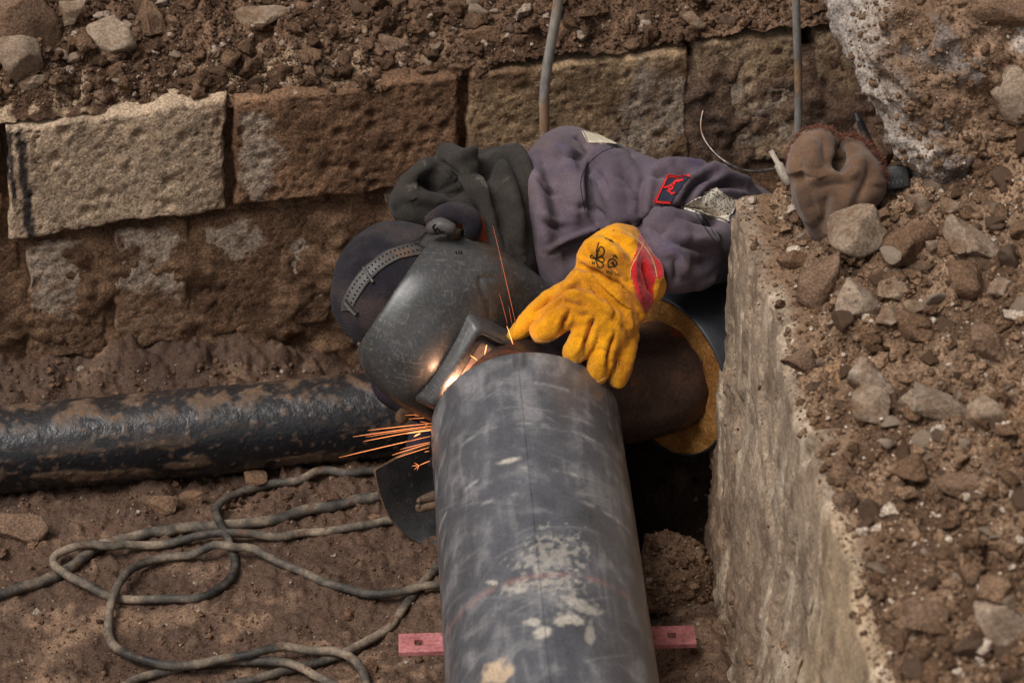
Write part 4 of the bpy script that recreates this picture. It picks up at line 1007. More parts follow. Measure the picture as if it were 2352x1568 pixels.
jacket, JV, JF = cloth('jacket', jk, 0.0042, [
 ([(1421, 334), (1384, 345), (1348, 374), (1332, 410), (1332, 440), (1342, 493), (1361, 531)], 0.007, 0.008, g_),        # armhole seam
 ([(1400, 350), (1362, 374), (1346, 410), (1346, 440), (1356, 493)], -0.006, 0.010, g_),
 ([(1482, 400), (1474, 430), (1470, 470), (1471, 515)], -0.008, 0.007, g_), ([(1500, 395), (1490, 430), (1484, 470), (1486, 515)], 0.006, 0.009, g_),
 ([(1500, 392), (1530, 384), (1580, 386), (1640, 396)], 0.012, 0.014, g_), ([(1492, 408), (1520, 400), (1560, 402), (1590, 406)], -0.010, 0.008, g_),
 ([(1545, 478), (1562, 440), (1590, 415), (1630, 402), (1680, 404)], 0.013, 0.010, g_), ([(1565, 470), (1585, 436), (1612, 418), (1640, 414)], -0.014, 0.007, g_),
 ([(1580, 468), (1610, 432), (1650, 416), (1700, 420), (1738, 440)], 0.012, 0.009, g_), ([(1600, 462), (1625, 440), (1660, 428), (1700, 436)], -0.011, 0.007, g_),
 ([(1605, 460), (1640, 438), (1680, 440), (1715, 450)], 0.008, 0.008, g_),
 ([(1262, 572), (1300, 552), (1345, 536), (1386, 520)], 0.008, 0.005, g_), ([(1264, 584), (1302, 564), (1347, 548), (1390, 532)], -0.007, 0.005, g_),      # pocket flap
 ([(1240, 340), (1262, 400), (1280, 470), (1288, 540)], -0.009, 0.016, g_), ([(1225, 380), (1238, 450), (1252, 530), (1262, 580)], 0.008, 0.012, g_),
 ([(1290, 330), (1312, 390), (1318, 450), (1315, 520)], 0.009, 0.016, g_), ([(1318, 310), (1345, 330), (1352, 352)], -0.008, 0.010, g_),
 ([(1395, 380), (1400, 430), (1415, 490), (1420, 540)], 0.008, 0.015, g_), ([(1430, 370), (1440, 430), (1446, 490)], -0.007, 0.014, g_),
 ([(1410, 560), (1430, 530), (1462, 515)], -0.008, 0.010, g_), ([(1450, 345), (1470, 372), (1478, 396)], -0.008, 0.010, g_),
 ([(1500, 494), (1560, 500), (1620, 540), (1655, 580)], 0.010, 0.016, g_), ([(1535, 492), (1575, 506), (1615, 515), (1650, 508)], -0.012, 0.010, g_),
 ([(1490, 540), (1530, 545), (1580, 570), (1620, 610)], -0.009, 0.014, g_), ([(1520, 580), (1545, 575), (1562, 600), (1580, 640)], 0.012, 0.010, g_), ([(1548, 582), (1552, 610), (1550, 650)], -0.008, 0.006, g_),
 ([(1560, 640), (1590, 620), (1640, 600)], -0.008, 0.012, g_), ([(1590, 660), (1620, 650), (1645, 630)], 0.006, 0.010, g_), ([(1585, 520), (1600, 560), (1635, 590)], -0.006, 0.010, g_),
 ([(1290, 600), (1330, 580), (1370, 600)], -0.010, 0.02, g_),
 ([(1466, 535), (1484, 508), (1512, 490), (1552, 480), (1600, 483), (1662, 504)], -0.014, 0.007, g_), ([(1478, 545), (1496, 520), (1524, 504), (1560, 494)], 0.007, 0.009, g_),
 ([(1232, 400), (1248, 420), (1278, 432)], 0.005, 0.005, g_), ([(1236, 415), (1252, 436), (1284, 446)], -0.006, 0.005, g_), ([(1270, 350), (1296, 366), (1330, 372)], -0.006, 0.006, g_), ([(1268, 338), (1296, 352), (1336, 358)], 0.005, 0.006, g_),
 ([(1352, 400), (1380, 420), (1396, 460)], 0.005, 0.006, g_), ([(1360, 392), (1390, 412), (1408, 452)], -0.006, 0.005, g_), ([(1350, 470), (1380, 490), (1400, 520)], -0.006, 0.006, g_), ([(1415, 400), (1440, 410), (1462, 440)], -0.006, 0.006, g_),
 ([(1410, 412), (1436, 424), (1460, 456)], 0.005, 0.006, g_), ([(1490, 470), (1510, 490), (1540, 484)], -0.008, 0.006, g_), ([(1600, 400), (1628, 392), (1666, 402)], -0.005, 0.005, g_), ([(1480, 520), (1510, 530), (1540, 520)], -0.006, 0.006, g_),
 ([(1560, 540), (1600, 548), (1640, 560)], 0.005, 0.007, g_), ([(1555, 555), (1595, 564), (1640, 578)], -0.006, 0.006, g_), ([(1610, 500), (1630, 530), (1650, 545)], 0.005, 0.006, g_), ([(1500, 610), (1520, 630), (1530, 660)], -0.006, 0.006, g_),
 ([(1240, 500), (1262, 520), (1300, 524)], -0.006, 0.006, g_), ([(1238, 488), (1262, 506), (1304, 510)], 0.005, 0.006, g_), ([(1300, 470), (1325, 480), (1345, 470)], -0.005, 0.006, g_), ([(1530, 384), (1546, 394), (1570, 396)], 0.004, 0.005, g_),
], M['jacket'], welder, wr=0.0016, wrf=9.0)
jacket_bvh = bvh_of(JV, JF)
hd = [
 loft([(893, 468, 905, 500, 4.49, .015), (912, 446, 935, 520, 4.49, .045), (955, 398, 985, 540, 4.51, .07), (1020, 347, 1030, 560, 4.53, .09), (1080, 348, 1090, 590, 4.54, .10), (1140, 337, 1150, 640, 4.54, .11),
       (1192, 332, 1205, 690, 4.54, .105), (1222, 372, 1240, 670, 4.55, .075), (1236, 430, 1250, 620, 4.56, .03)]),
 finger([(1030, 356, 4.47, .022), (1062, 385, 4.45, .026), (1095, 430, 4.44, .028), (1125, 490, 4.44, .028), (1150, 560, 4.45, .026), (1165, 630, 4.47, .022)]),
 finger([(985, 384, 4.47, .020), (945, 425, 4.455, .022), (918, 462, 4.46, .018)]),
]
hood, HV, HF = cloth('hooded_sweater', hd, 0.0042, [
 ([(1000, 395), (1040, 420), (1070, 470), (1085, 520)], -0.014, 0.012, g_), ([(960, 420), (1000, 425), (1035, 450), (1050, 470)], -0.022, 0.016, g_), ([(930, 450), (980, 452), (1030, 468)], 0.012, 0.012, g_),
 ([(1100, 360), (1120, 400), (1150, 470), (1175, 560)], -0.013, 0.010, g_), ([(1135, 350), (1160, 400), (1185, 470), (1200, 570)], 0.010, 0.014, g_), ([(1165, 345), (1190, 400), (1205, 480), (1215, 580)], -0.009, 0.010, g_),
 ([(1040, 350), (1055, 365), (1090, 352)], 0.012, 0.010, g_), ([(1075, 400), (1120, 385), (1160, 372)], -0.008, 0.010, g_), ([(1195, 345), (1215, 420), (1228, 520)], 0.009, 0.008, g_),
 ([(1010, 372), (1030, 385), (1060, 410)], -0.010, 0.006, g_), ([(965, 400), (975, 415), (1000, 418)], -0.008, 0.006, g_), ([(1090, 470), (1105, 530), (1125, 590)], -0.010, 0.010, g_),
 ([(1130, 440), (1148, 510), (1165, 580)], -0.007, 0.006, g_),
], M['fleece'], welder, wr=0.0016, wrf=16.0)
# right sleeve, legs and the rest of the overalls below
lo_parts = [
 finger([(1060, 640, 4.68, .06), (985, 780, 4.62, .058), (915, 872, 4.56, .045), (935, 895, 4.535, .042), (1005, 940, 4.52, .036)]),
 finger([(1330, 820, 4.80, .14), (1230, 960, 4.84, .11), (1110, 1010, 4.78, .075), (1000, 1025, 4.72, .055), (1015, 1090, 4.84, .05), (1050, 1180, 4.95, .045)]),
 finger([(1360, 820, 4.82, .14), (1350, 960, 4.86, .11), (1330, 1040, 4.80, .08), (1340, 1120, 4.90, .06), (1350, 1180, 4.98, .05)]),
 finger([(792, 640, 4.50, .014), (802, 700, 4.50, .018), (824, 750, 4.50, .02), (860, 800, 4.53, .024), (930, 850, 4.56, .04)]),
]
M['trousers'] = mat('dark_work_trousers', [(0.3, S(46, 39, 46)), (0.7, S(68, 58, 66))], 9, 5, (0.9, 1.0), ((400, 0.35, 0.0012),), fine=(400, 0.15), spec=0.08)
cloth('overalls', lo_parts, 0.007, [], M['trousers'], welder, wr=0.003, wrf=10.0)
for (bx, by, bd_) in ((1055, 1205, 4.95), (1352, 1205, 4.99)):
    p = W(bx, by, bd_); zf = 0.0
    b0 = np.array([p[0], p[1], 0.09 + floor_z(p[0], p[1])]); P_ = [b0, b0 + [0, -0.01, -0.03], b0 + [0, -0.05, -0.06], b0 + [0, -0.12, -0.065], b0 + [0, -0.17, -0.07]]
    V, F = tube(catmull(np.array(P_), 5), np.interp(np.linspace(0, 1, 21), [0, .3, .6, 1], [.05, .052, .045, .03]), 20); add('boot', V, clean(F), M['boot'], parent=welder)

# head frame: e1 temple to temple, e2 brow to chin as seen, e3 out of the crown
HC = W(917, 665, 4.45)
h1 = -0.555 * RT - 0.832 * UP; h2 = 0.832 * RT - 0.555 * UP; h3 = nrm(NV + 0.25 * h1)
def MH(x, y_, n): return HC + np.multiply.outer(x, h1) + np.multiply.outer(y_, h2) + np.multiply.outer(n, h3)
def ellipsoid(c, ax, r, sub=4):
    V, F = ICO[sub]; return c + (V * np.array(r)) @ np.array(ax), F.tolist()
V, F = join([ellipsoid(MH(0, 0.02, -0.02), [h1, h2, h3], [.085, .10, .11], 3), finger([(930, 660, 4.52, .06), (1060, 620, 4.60, .065), (1200, 560, 4.66, .10), (1350, 640, 4.74, .13), (1350, 850, 4.82, .13)], n=18),
             finger([(1330, 500, 4.66, .07), (1520, 470, 4.62, .042), (1690, 500, 4.66, .03), (1600, 575, 4.46, .03), (1500, 610, 4.40, .028), (1400, 680, 4.36, .018)]),
             finger([(1120, 620, 4.66, .06), (985, 790, 4.62, .042), (920, 875, 4.56, .034), (1005, 940, 4.52, .028)]),
             finger([(1330, 850, 4.82, .10), (1110, 1010, 4.78, .055), (1010, 1025, 4.73, .04), (1050, 1180, 4.95, .03)]), finger([(1360, 850, 4.83, .10), (1330, 1040, 4.81, .06), (1350, 1190, 4.98, .035)])])
V, F = remesh('body', V, F, 0.010, 4); add('body', V, clean(F), M['skin'], parent=welder)
V, F = ellipsoid(MH(0.0, -0.006, -0.006), [h1, h2, h3], [.116, .112, .120], 5)
V = np.asarray(V); F = np.array(F)
V = sculpt(V, F, [([(860, 520), (900, 540), (940, 560), (985, 548)], -0.004, 0.004, g_), ([(800, 560), (850, 560), (890, 575)], -0.003, 0.004, g_), ([(905, 495), (920, 540), (935, 560)], -0.003, 0.004, g_), ([(800, 620), (830, 600), (870, 590)], 0.004, 0.010, g_)])
V = V + normals_of(V, F) * (0.003 * fbm(V * 18, 3))[:, None]
cap = add('knit_cap', V, F, M['knit'], parent=welder); cap_V, cap_F = V, F; cap_bvh = bvh_of(V, F)
V, F = finger([(990, 505, 4.43, .012), (1020, 490, 4.42, .016), (1052, 488, 4.41, .018), (1078, 500, 4.405, .018), (1086, 524, 4.41, .016), (1080, 548, 4.43, .012)], n=16); add('cap_roll', V, clean(F), M['knit'], parent=welder)
M['rust_cloth'] = mat('rust_red_cloth', [(0.3, S(92, 44, 32)), (0.7, S(124, 62, 46))], 20, 4, (0.9, 1.0), ((300, 0.3, 0.001),), fine=(300, 0.15), spec=0.1)
V, F = finger([(1070, 505, 4.44, .02), (1095, 525, 4.44, .024), (1108, 560, 4.45, .02)], n=14); add('shirt_collar', V, clean(F), M['rust_cloth'], parent=welder)

# ---------------------------------------------------------------- ribbons and patches laid on a surface
def ribbon(bvh, path, width, lift=0.0015, thick=0.0012, n=3, k=6):
    """strip following a surface; picture path and width in picture pixels"""
    Q = catmull(np.array(path, float), k) if len(path) > 2 else resample(np.array(path, float), 3.0)
    T = np.gradient(Q, axis=0); T /= np.linalg.norm(T, axis=1)[:, None]; Nn = np.stack([-T[:, 1], T[:, 0]], 1)
    wv = np.broadcast_to(np.asarray(width, float), (len(Q),)) if np.ndim(width) == 0 else np.interp(np.linspace(0, 1, len(Q)), np.linspace(0, 1, len(width)), width)
    rows = []
    for q, nn, w_ in zip(Q, Nn, wv):
        row = []
        for s_ in np.linspace(-0.5, 0.5, n):
            h = cast(bvh, *(q + nn * w_ * s_))
            row.append(None if h is None else (h[0] + h[1] * lift * (1 if np.dot(h[1], CAM - h[0]) > 0 else -1), h[1] * (1 if np.dot(h[1], CAM - h[0]) > 0 else -1)))
        if all(r is not None for r in row): rows.append(row)
    if len(rows) < 2: return None
    m = len(rows); top = np.array([[r[0] for r in row] for row in rows]); nn = np.array([[r[1] for r in row] for row in rows]); bot = top - nn * (thick + lift * 0.7)
    V = np.vstack([top.reshape(-1, 3), bot.reshape(-1, 3)]); F = [tuple(f) for f in grid_faces(m, n).tolist()]; F += [tuple(i + m * n for i in reversed(f)) for f in grid_faces(m, n).tolist()]
    idx = np.arange(m * n).reshape(m, n); ringi = np.r_[idx[:, 0], idx[-1, 1:], idx[-2::-1, -1], idx[0, -2:0:-1]]; q_ = len(ringi); o_ = m * n
    F += [(int(ringi[j]), int(ringi[(j + 1) % q_]), int(ringi[(j + 1) % q_] + o_), int(ringi[j] + o_)) for j in range(q_)]
    return V, F
def quad_patch(bvh, q, nu=14, nv=10, lift=0.0015, thick=0.001):
    """four picture corners draped on a surface, with thickness"""
    q = np.array(q, float); tp, nn = [], []
    for i in range(nu):
        for j in range(nv):
            a, b = i / (nu - 1), j / (nv - 1); p = (q[0] * (1 - a) + q[1] * a) * (1 - b) + (q[3] * (1 - a) + q[2] * a) * b
            h = cast(bvh, *p)
            if h is None: tp.append(tp[-1] if tp else W(*p, 4.5)); nn.append(nn[-1] if nn else NV); continue
            n_ = h[1] if np.dot(h[1], CAM - h[0]) > 0 else -h[1]; tp.append(h[0] + n_ * lift); nn.append(n_)
    tp, nn = np.array(tp), np.array(nn); V = np.vstack([tp, tp - nn * (thick + lift * 0.6)]); g0 = grid_faces(nu, nv).tolist(); o_ = nu * nv
    F = [tuple(f) for f in g0] + [tuple(i + o_ for i in reversed(f)) for f in g0]
    idx = np.arange(o_).reshape(nu, nv); r_ = np.r_[idx[:, 0], idx[-1, 1:], idx[-2::-1, -1], idx[0, -2:0:-1]]; m = len(r_)
    F += [(int(r_[j]), int(r_[(j + 1) % m]), int(r_[(j + 1) % m] + o_), int(r_[j] + o_)) for j in range(m)]
    return V, F
def sub(name, VF, mat_, parent):
    if VF is None: return None
    return add(name, VF[0], clean(VF[1]), mat_, parent=parent)
def ribbons(bvh, paths, w_, lift=0.0012, thick=0.0008, n=2):
    return join([r for r in (ribbon(bvh, p, w_, lift, thick, n) for p in paths) if r is not None])
Z3 = lambda pts: [(1464.2 + .10985 * a, 373.2 + .10985 * b) for a, b in pts]
sub('back_patch', quad_patch(jacket_bvh, [(1336, 301), (1372, 310), (1416, 331), (1350, 329)], lift=0.002), M['whitetape'], jacket)
sub('elbow_patch', quad_patch(jacket_bvh, [(1562, 477), (1640, 432), (1690, 460), (1672, 512)], 24, 16, lift=0.004, thick=0.002), M['speckle'], jacket)
emb = sub('sleeve_badge', quad_patch(jacket_bvh, [(1535, 403), (1582, 408), (1542, 464), (1504, 463)], 16, 16, lift=0.0025), M['navy'], jacket)
sub('badge_border', ribbons(jacket_bvh, [[(1534, 402), (1560, 406), (1583, 407)], [(1535, 402), (1520, 432), (1503, 464)], [(1503, 464), (1520, 465), (1541, 464)]], 4.2, 0.0045, 0.002, 3), M['redthread'], jacket)
sub('badge_motif', ribbons(jacket_bvh, [Z3([(970, 395), (880, 412), (800, 445), (720, 485), (640, 520), (540, 545)]), Z3([(640, 515), (655, 565), (700, 590), (760, 560), (740, 520), (690, 510)]), Z3([(610, 605), (680, 630), (740, 665), (800, 625)]), Z3([(900, 430), (820, 420), (770, 470), (810, 490)])], 4.2, 0.0042, 0.0012, 2), M['redthread'], jacket)
sub('seam_stitching', ribbons(jacket_bvh, [Z3([(1230, 1085), (1400, 1350), (1550, 1560), (1650, 1680)]), Z3([(1300, 1060), (1460, 1240), (1580, 1460), (1700, 1620)]), [(1421, 337), (1384, 349), (1350, 378), (1335, 410), (1335, 440), (1345, 493)]], 1.3, 0.0008, 0.0006), M['navy'], jacket)['kind'] = 'stuff'

# ---------------------------------------------------------------- the gloved left hand
steel_bvh = bvh_of(*elbow_mesh)
def rest(pts):
    out = []
    for (a, b, d, r) in pts:
        h = cast(steel_bvh, a, b)
        if h is not None: d = min(d, depth_of(h[0]) - r * 0.62)
        out.append((a, b, d, r))
    return out
gl = [
 loft([(1338, 588, 1478, 722, 4.345, .035), (1318, 618, 1470, 748, 4.33, .042), (1288, 656, 1460, 768, 4.32, .044), (1264, 696, 1448, 792, 4.32, .038), (1252, 732, 1432, 815, 4.325, .026)]),
 loft([(1322, 614, 1480, 738, 4.34, .040), (1326, 585, 1490, 712, 4.335, .050), (1345, 556, 1500, 700, 4.335, .056), (1378, 530, 1512, 690, 4.34, .058), (1418, 515, 1524, 674, 4.35, .056), (1455, 522, 1530, 650, 4.365, .046), (1474, 540, 1524, 620, 4.375, .03)]),
 finger(rest([(1315, 668, 4.34, .022), (1262, 700, 4.345, .023), (1218, 738, 4.36, .020), (1180, 770, 4.375, .012)])),
 finger(rest([(1330, 702, 4.31, .026), (1284, 730, 4.31, .0265), (1246, 760, 4.32, .0225)])),
 finger(rest([(1368, 735, 4.31, .024), (1337, 784, 4.305, .0235), (1317, 813, 4.315, .020)])),
 finger(rest([(1405, 755, 4.31, .023), (1383, 822, 4.31, .022), (1371, 860, 4.32, .0185)])),
 finger(rest([(1442, 768, 4.33, .020), (1429, 835, 4.33, .019), (1418, 872, 4.335, .0155)])),
]
V, F = join(gl); V, F = remesh('glove', V, F, 0.0026, 2)
V = sculpt(V, F, gain=1.35, strokes=[
 ([(1326, 606), (1360, 622), (1400, 645), (1440, 680), (1468, 722)], -0.012, 0.006, g_), ([(1318, 628), (1360, 640), (1400, 662), (1440, 695), (1462, 735)], 0.008, 0.008, g_),
 ([(1290, 662), (1330, 658), (1380, 675), (1430, 715)], -0.006, 0.006, g_), ([(1275, 685), (1320, 672), (1370, 690), (1420, 730)], 0.006, 0.007, g_), ([(1270, 700), (1300, 695), (1345, 705)], -0.004, 0.005, g_),
 ([(1308, 712), (1296, 740), (1288, 770)], -0.010, 0.005, g_), ([(1364, 730), (1352, 765), (1344, 805)], -0.012, 0.005, g_), ([(1412, 765), (1402, 805), (1396, 850)], -0.010, 0.005, g_),
 ([(1330, 640), (1300, 668), (1262, 690), (1225, 720)], -0.007, 0.005, g_),
 ([(1340, 565), (1380, 560), (1420, 590), (1450, 640)], 0.008, 0.012, g_), ([(1345, 590), (1385, 590), (1415, 625), (1440, 670)], -0.009, 0.008, g_), ([(1380, 535), (1420, 555), (1450, 590)], -0.006, 0.008, g_),
 ([(1462, 580), (1455, 610), (1460, 650), (1478, 695)], 0.006, 0.005, g_), ([(1478, 600), (1490, 640), (1500, 680)], -0.012, 0.007, g_), ([(1500, 590), (1512, 620), (1510, 650)], 0.006, 0.008, g_),
 ([(1335, 580), (1345, 600)], -0.006, 0.006, g_), ([(1350, 750), (1335, 790), (1322, 815)], 0.003, 0.004, g_), ([(1400, 640), (1430, 680), (1450, 720)], 0.004, 0.006, g_), ([(1420, 740), (1440, 760), (1452, 790)], -0.005, 0.006, g_),
 ([(1300, 700), (1330, 725), (1360, 720)], -0.004, 0.006, g_),
 ([(1310, 722), (1298, 748), (1288, 782)], -0.009, 0.003, g_), ([(1362, 742), (1352, 775), (1344, 815)], -0.010, 0.003, g_), ([(1410, 775), (1403, 815), (1396, 865)], -0.009, 0.003, g_), ([(1300, 680), (1262, 708), (1225, 742)], -0.006, 0.003, g_),
 ([(1262, 722), (1278, 740)], -0.002, 0.004, g_), ([(1322, 770), (1345, 786)], -0.002, 0.004, g_), ([(1372, 800), (1398, 808)], -0.002, 0.004, g_), ([(1412, 812), (1432, 820)], -0.0015, 0.004, g_),
 ([(1230, 722), (1248, 736)], -0.003, 0.004, g_), ([(1290, 716), (1312, 736)], 0.003, 0.007, g_), ([(1345, 748), (1368, 760)], 0.002, 0.007, g_), ([(1395, 768), (1416, 778)], 0.002, 0.006, g_),
 ([(1345, 645), (1370, 665), (1385, 700)], -0.004, 0.004, g_), ([(1390, 680), (1410, 710), (1412, 745)], -0.004, 0.005, g_), ([(1310, 640), (1335, 648), (1360, 668)], 0.004, 0.004, g_), ([(1430, 700), (1446, 730), (1450, 760)], 0.004, 0.005, g_),
 ([(1400, 540), (1430, 545), (1460, 560)], 0.005, 0.006, g_), ([(1350, 572), (1362, 590), (1390, 606)], -0.005, 0.005, g_), ([(1420, 600), (1440, 630), (1450, 660)], -0.005, 0.005, g_), ([(1340, 600), (1375, 612), (1410, 640)], 0.005, 0.005, g_),
])
N_ = normals_of(V, F); V = V + N_ * (0.0012 * fbm(V * 60, 3) + 0.0014 * ridged(V * 26, 2))[:, None]
GV, GF = V, F; glove_bvh = bvh_of(V, F)
def in_poly(px, py, poly):
    ins = np.zeros(len(px), bool); j = len(poly) - 1
    for i in range(len(poly)):
        xi, yi = poly[i]; xj, yj = poly[j]
        ins ^= ((yi > py) != (yj > py)) & (px < (xj - xi) * (py - yi) / (yj - yi + 1e-12) + xi); j = i
    return ins
fc = V[F].mean(1); qx, qy = project(fc)
red = in_poly(qx, qy, [(1470, 528), (1530, 560), (1548, 620), (1524, 636), (1508, 640), (1500, 660), (1503, 690), (1484, 722), (1460, 676), (1448, 632), (1450, 606), (1462, 575)])
def split(Vv, Ff):
    u, inv = np.unique(Ff, return_inverse=True); return Vv[u], inv.reshape(Ff.shape)
glove = add('glove', *(lambda v, f: (v, clean(f)))(*split(V, F[~red])), M['leather'], parent=welder)
add('cuff_band', *(lambda v, f: (v, clean(f)))(*split(V, F[red])), M['redsuede'], parent=glove)
Z4 = lambda pts: [(1292.0 + .14648 * a, 505.3 + .14648 * b) for a, b in pts]
sub('stitching', ribbons(glove_bvh, [Z4([(920, 150), (1060, 230), (1200, 330), (1290, 430), (1390, 580), (1450, 740), (1480, 900)]), Z4([(1300, 300), (1240, 430), (1160, 580), (1080, 740), (1060, 900)]), [(1268, 782), (1284, 770), (1290, 745)], [(1330, 830), (1342, 815), (1345, 790)], [(1404, 880), (1414, 862), (1420, 830)], [(1216, 772), (1240, 783), (1266, 782)], [(1290, 812), (1304, 828), (1328, 832)], [(1352, 868), (1372, 876), (1392, 866)]], 1.5, 0.0008, 0.0006), M['thread'], glove)
# printed marks on the cuff: clover-like flower, shield and standard number
ink = [Z4([(540, 580), (560, 480), (600, 420), (650, 450), (650, 520), (590, 570), (520, 600)]), Z4([(520, 605), (600, 575), (650, 600), (640, 660), (570, 650), (515, 610)]), Z4([(515, 610), (600, 660), (640, 700), (610, 750), (560, 730), (515, 615)]),
       Z4([(515, 605), (450, 550), (440, 590), (500, 610)]), Z4([(530, 500), (560, 390), (570, 350)]), Z4([(470, 660), (470, 690)]), Z4([(495, 660), (500, 700)]), Z4([(530, 600), (545, 500), (580, 470)]),
       Z4([(720, 745), (715, 660), (760, 610), (820, 620), (850, 700), (720, 745)]), Z4([(760, 670), (820, 700)]), Z4([(790, 640), (820, 740)]), Z4([(670, 280), (700, 300)]), Z4([(720, 300), (750, 330)]), Z4([(760, 310), (790, 350)]), Z4([(790, 545), (850, 590)]), Z4([(800, 580), (830, 550), (870, 610)])]
sub('printed_mark', ribbons(glove_bvh, ink, 2.6, 0.0009, 0.0005), M['ink'], glove)
def text_on(bvh, txt, o, ux, uy, size, lift=0.0009):
    cu = bpy.data.curves.new('t', 'FONT'); cu.body = txt; cu.size = 1.0; cu.resolution_u = 2
    ob = bpy.data.objects.new('t', cu); scene.collection.objects.link(ob); dg = bpy.context.evaluated_depsgraph_get()
    me = bpy.data.meshes.new_from_object(ob.evaluated_get(dg)); Vv, Ff = [], [tuple(p.vertices) for p in me.polygons]
    for v in me.vertices:
        px_, py_ = o[0] + (ux[0] * v.co.x + uy[0] * v.co.y) * size, o[1] + (ux[1] * v.co.x + uy[1] * v.co.y) * size
        h = cast(bvh, px_, py_); n_ = h[1] if h and np.dot(h[1], CAM - h[0]) > 0 else (-h[1] if h else NV)
        Vv.append(h[0] + n_ * lift if h else W(px_, py_, 4.3))
    bpy.data.objects.remove(ob); bpy.data.meshes.remove(me); bpy.data.curves.remove(cu)
    return np.array(Vv), Ff
sub('printed_number', text_on(glove_bvh, 'EN 388', (1423, 628), nrm([-25, -6]), nrm([4, 14]), 11), M['ink'], glove)
# ---------------------------------------------------------------- welding mask on the welder's head
M['maskshell'] = mat('scratched_plastic', [(0.3, S(48, 47, 47)), (0.7, S(74, 72, 71))], 6, 5, (0.28, 0.42), ((30, 0.05, 0.003), (300, 0.08, 0.0006)), fine=(200, 0.1), spec=0.5, stains=((7, 0.52, 0.70, S(44, 41, 38), 4.0), (5, 0.50, 0.68, S(72, 58, 48), 13.0), (60, 0.68, 0.76, S(120, 106, 90), 7.0)))
def add_scratches(m, col, amount, seeds):
    nt = m.node_tree; N, L = nt.nodes, nt.links; b = N['Principled BSDF']; src = b.inputs['Base Color'].links[0].from_socket
    tc = N.new('ShaderNodeTexCoord')
    for (rx, ry, rz, sc) in seeds:
        mp_ = N.new('ShaderNodeMapping'); mp_.vector_type = 'TEXTURE'; mp_.inputs['Rotation'].default_value = (rx, ry, rz); mp_.inputs['Scale'].default_value = (1 / (sc * 0.7), 1 / (sc * 0.03), 1 / (sc * 0.2))
        nz = N.new('ShaderNodeTexNoise'); nz.inputs['Scale'].default_value = 6.0; nz.inputs['Detail'].default_value = 2.0; nz.inputs['Distortion'].default_value = 0.5
        L.new(tc.outputs['Object'], mp_.inputs['Vector']); L.new(mp_.outputs['Vector'], nz.inputs['Vector'])
        mr = N.new('ShaderNodeMapRange'); mr.inputs[1].default_value = 0.63; mr.inputs[2].default_value = 0.68; mr.inputs[3].default_value = 0; mr.inputs[4].default_value = amount
        L.new(nz.outputs['Fac'], mr.inputs[0]); mx = N.new('ShaderNodeMix'); mx.data_type = 'RGBA'; L.new(mr.outputs[0], mx.inputs[0]); L.new(src, mx.inputs[6]); mx.inputs[7].default_value = (*col, 1); src = mx.outputs[2]
    L.new(src, b.inputs['Base Color'])
add_scratches(M['maskshell'], S(132, 124, 114), 0.24, [(0.3, 0.5, 0.2, 90), (1.2, 0.1, 0.9, 110), (0.4, 1.1, 2.0, 100), (2.0, 0.6, 1.4, 130), (0.9, 2.2, 0.5, 80)])
M['greyplastic'] = mat('grey_strap_plastic', [(0.3, S(58, 54, 52)), (0.7, S(88, 82, 78))], 20, 4, (0.45, 0.7), ((140, 0.2, 0.001),), fine=(200, 0.15), spec=0.4, stains=((24, 0.55, 0.7, S(92, 72, 60), 4.0),))
M['nut'] = mat('rusty_nut', [(0.3, S(40, 32, 26)), (0.7, S(78, 62, 46))], 60, 4, (0.5, 0.8), ((200, 0.4, 0.001),), fine=(200, 0.2), spec=0.4)
M['darkhole'] = mat('hole_and_ring_black', [(0.3, S(12, 12, 13)), (0.7, S(20, 20, 21))], 30, 2, (0.8, 0.9), (), fine=None, spec=0.1)  # near-black for rings and for painted shade in slits and strap holes
M['lens'] = mat('dusty_lens', [(0.3, S(120, 104, 96)), (0.7, S(150, 132, 122))], 30, 4, (0.25, 0.5), ((200, 0.1, 0.001),), fine=(200, 0.15), spec=0.5)
msk = empty('welding_mask', HC - np.array([0, 0, 0.10]), 'scratched dark grey welding mask worn over the face, tipped towards the pipe', 'mask')
sv = np.linspace(0, 0.262, 88)
ak = catmull(np.array([[0, .121], [.025, .140], [.055, .151], [.10, .160], [.15, .158], [.20, .152], [.235, .132], [.262, .10]]), 12)
hk = catmull(np.array([[0, .131], [.04, .139], [.08, .137], [.115, .126], [.15, .096], [.18, .062], [.215, .018], [.24, -.02], [.262, -.06]]), 12)
av, hv = np.interp(sv, ak[:, 0], ak[:, 1]), np.interp(sv, hk[:, 0], hk[:, 1])
ph = np.concatenate([np.linspace(-1, -0.001, 12)[:-1] * 0.0 - np.linspace(1, 0.08, 11), np.linspace(0, np.pi, 110), np.linspace(0.08, 1, 11) + np.pi])
Vm = []
for s_, a_, h_ in zip(sv, av, hv):
    row = []
    for p in ph:
        if p < 0: x_, n_ = -a_ * (1 + 0.10 * p * -1 * -1 * 0), 0.0 + p * 0.085
        elif p > np.pi: x_, n_ = a_, -(p - np.pi) * 0.085
        else:
            cx_, sx_ = -math.cos(p), math.sin(p); x_ = a_ * np.sign(cx_) * abs(cx_) ** 0.86; n_ = h_ * sx_ ** 0.80
        if p < 0: x_ = -a_ * (1 + 0.16 * p)
        if p > np.pi: x_ = a_ * (1 - 0.16 * (p - np.pi))
        row.append((x_, s_, n_))
    Vm.append(row)
Vm = np.array(Vm); nS, nP = Vm.shape[:2]; Q = Vm.reshape(-1, 3)
V = MH(Q[:, 0], Q[:, 1], Q[:, 2]); F = grid_faces(nS, nP)
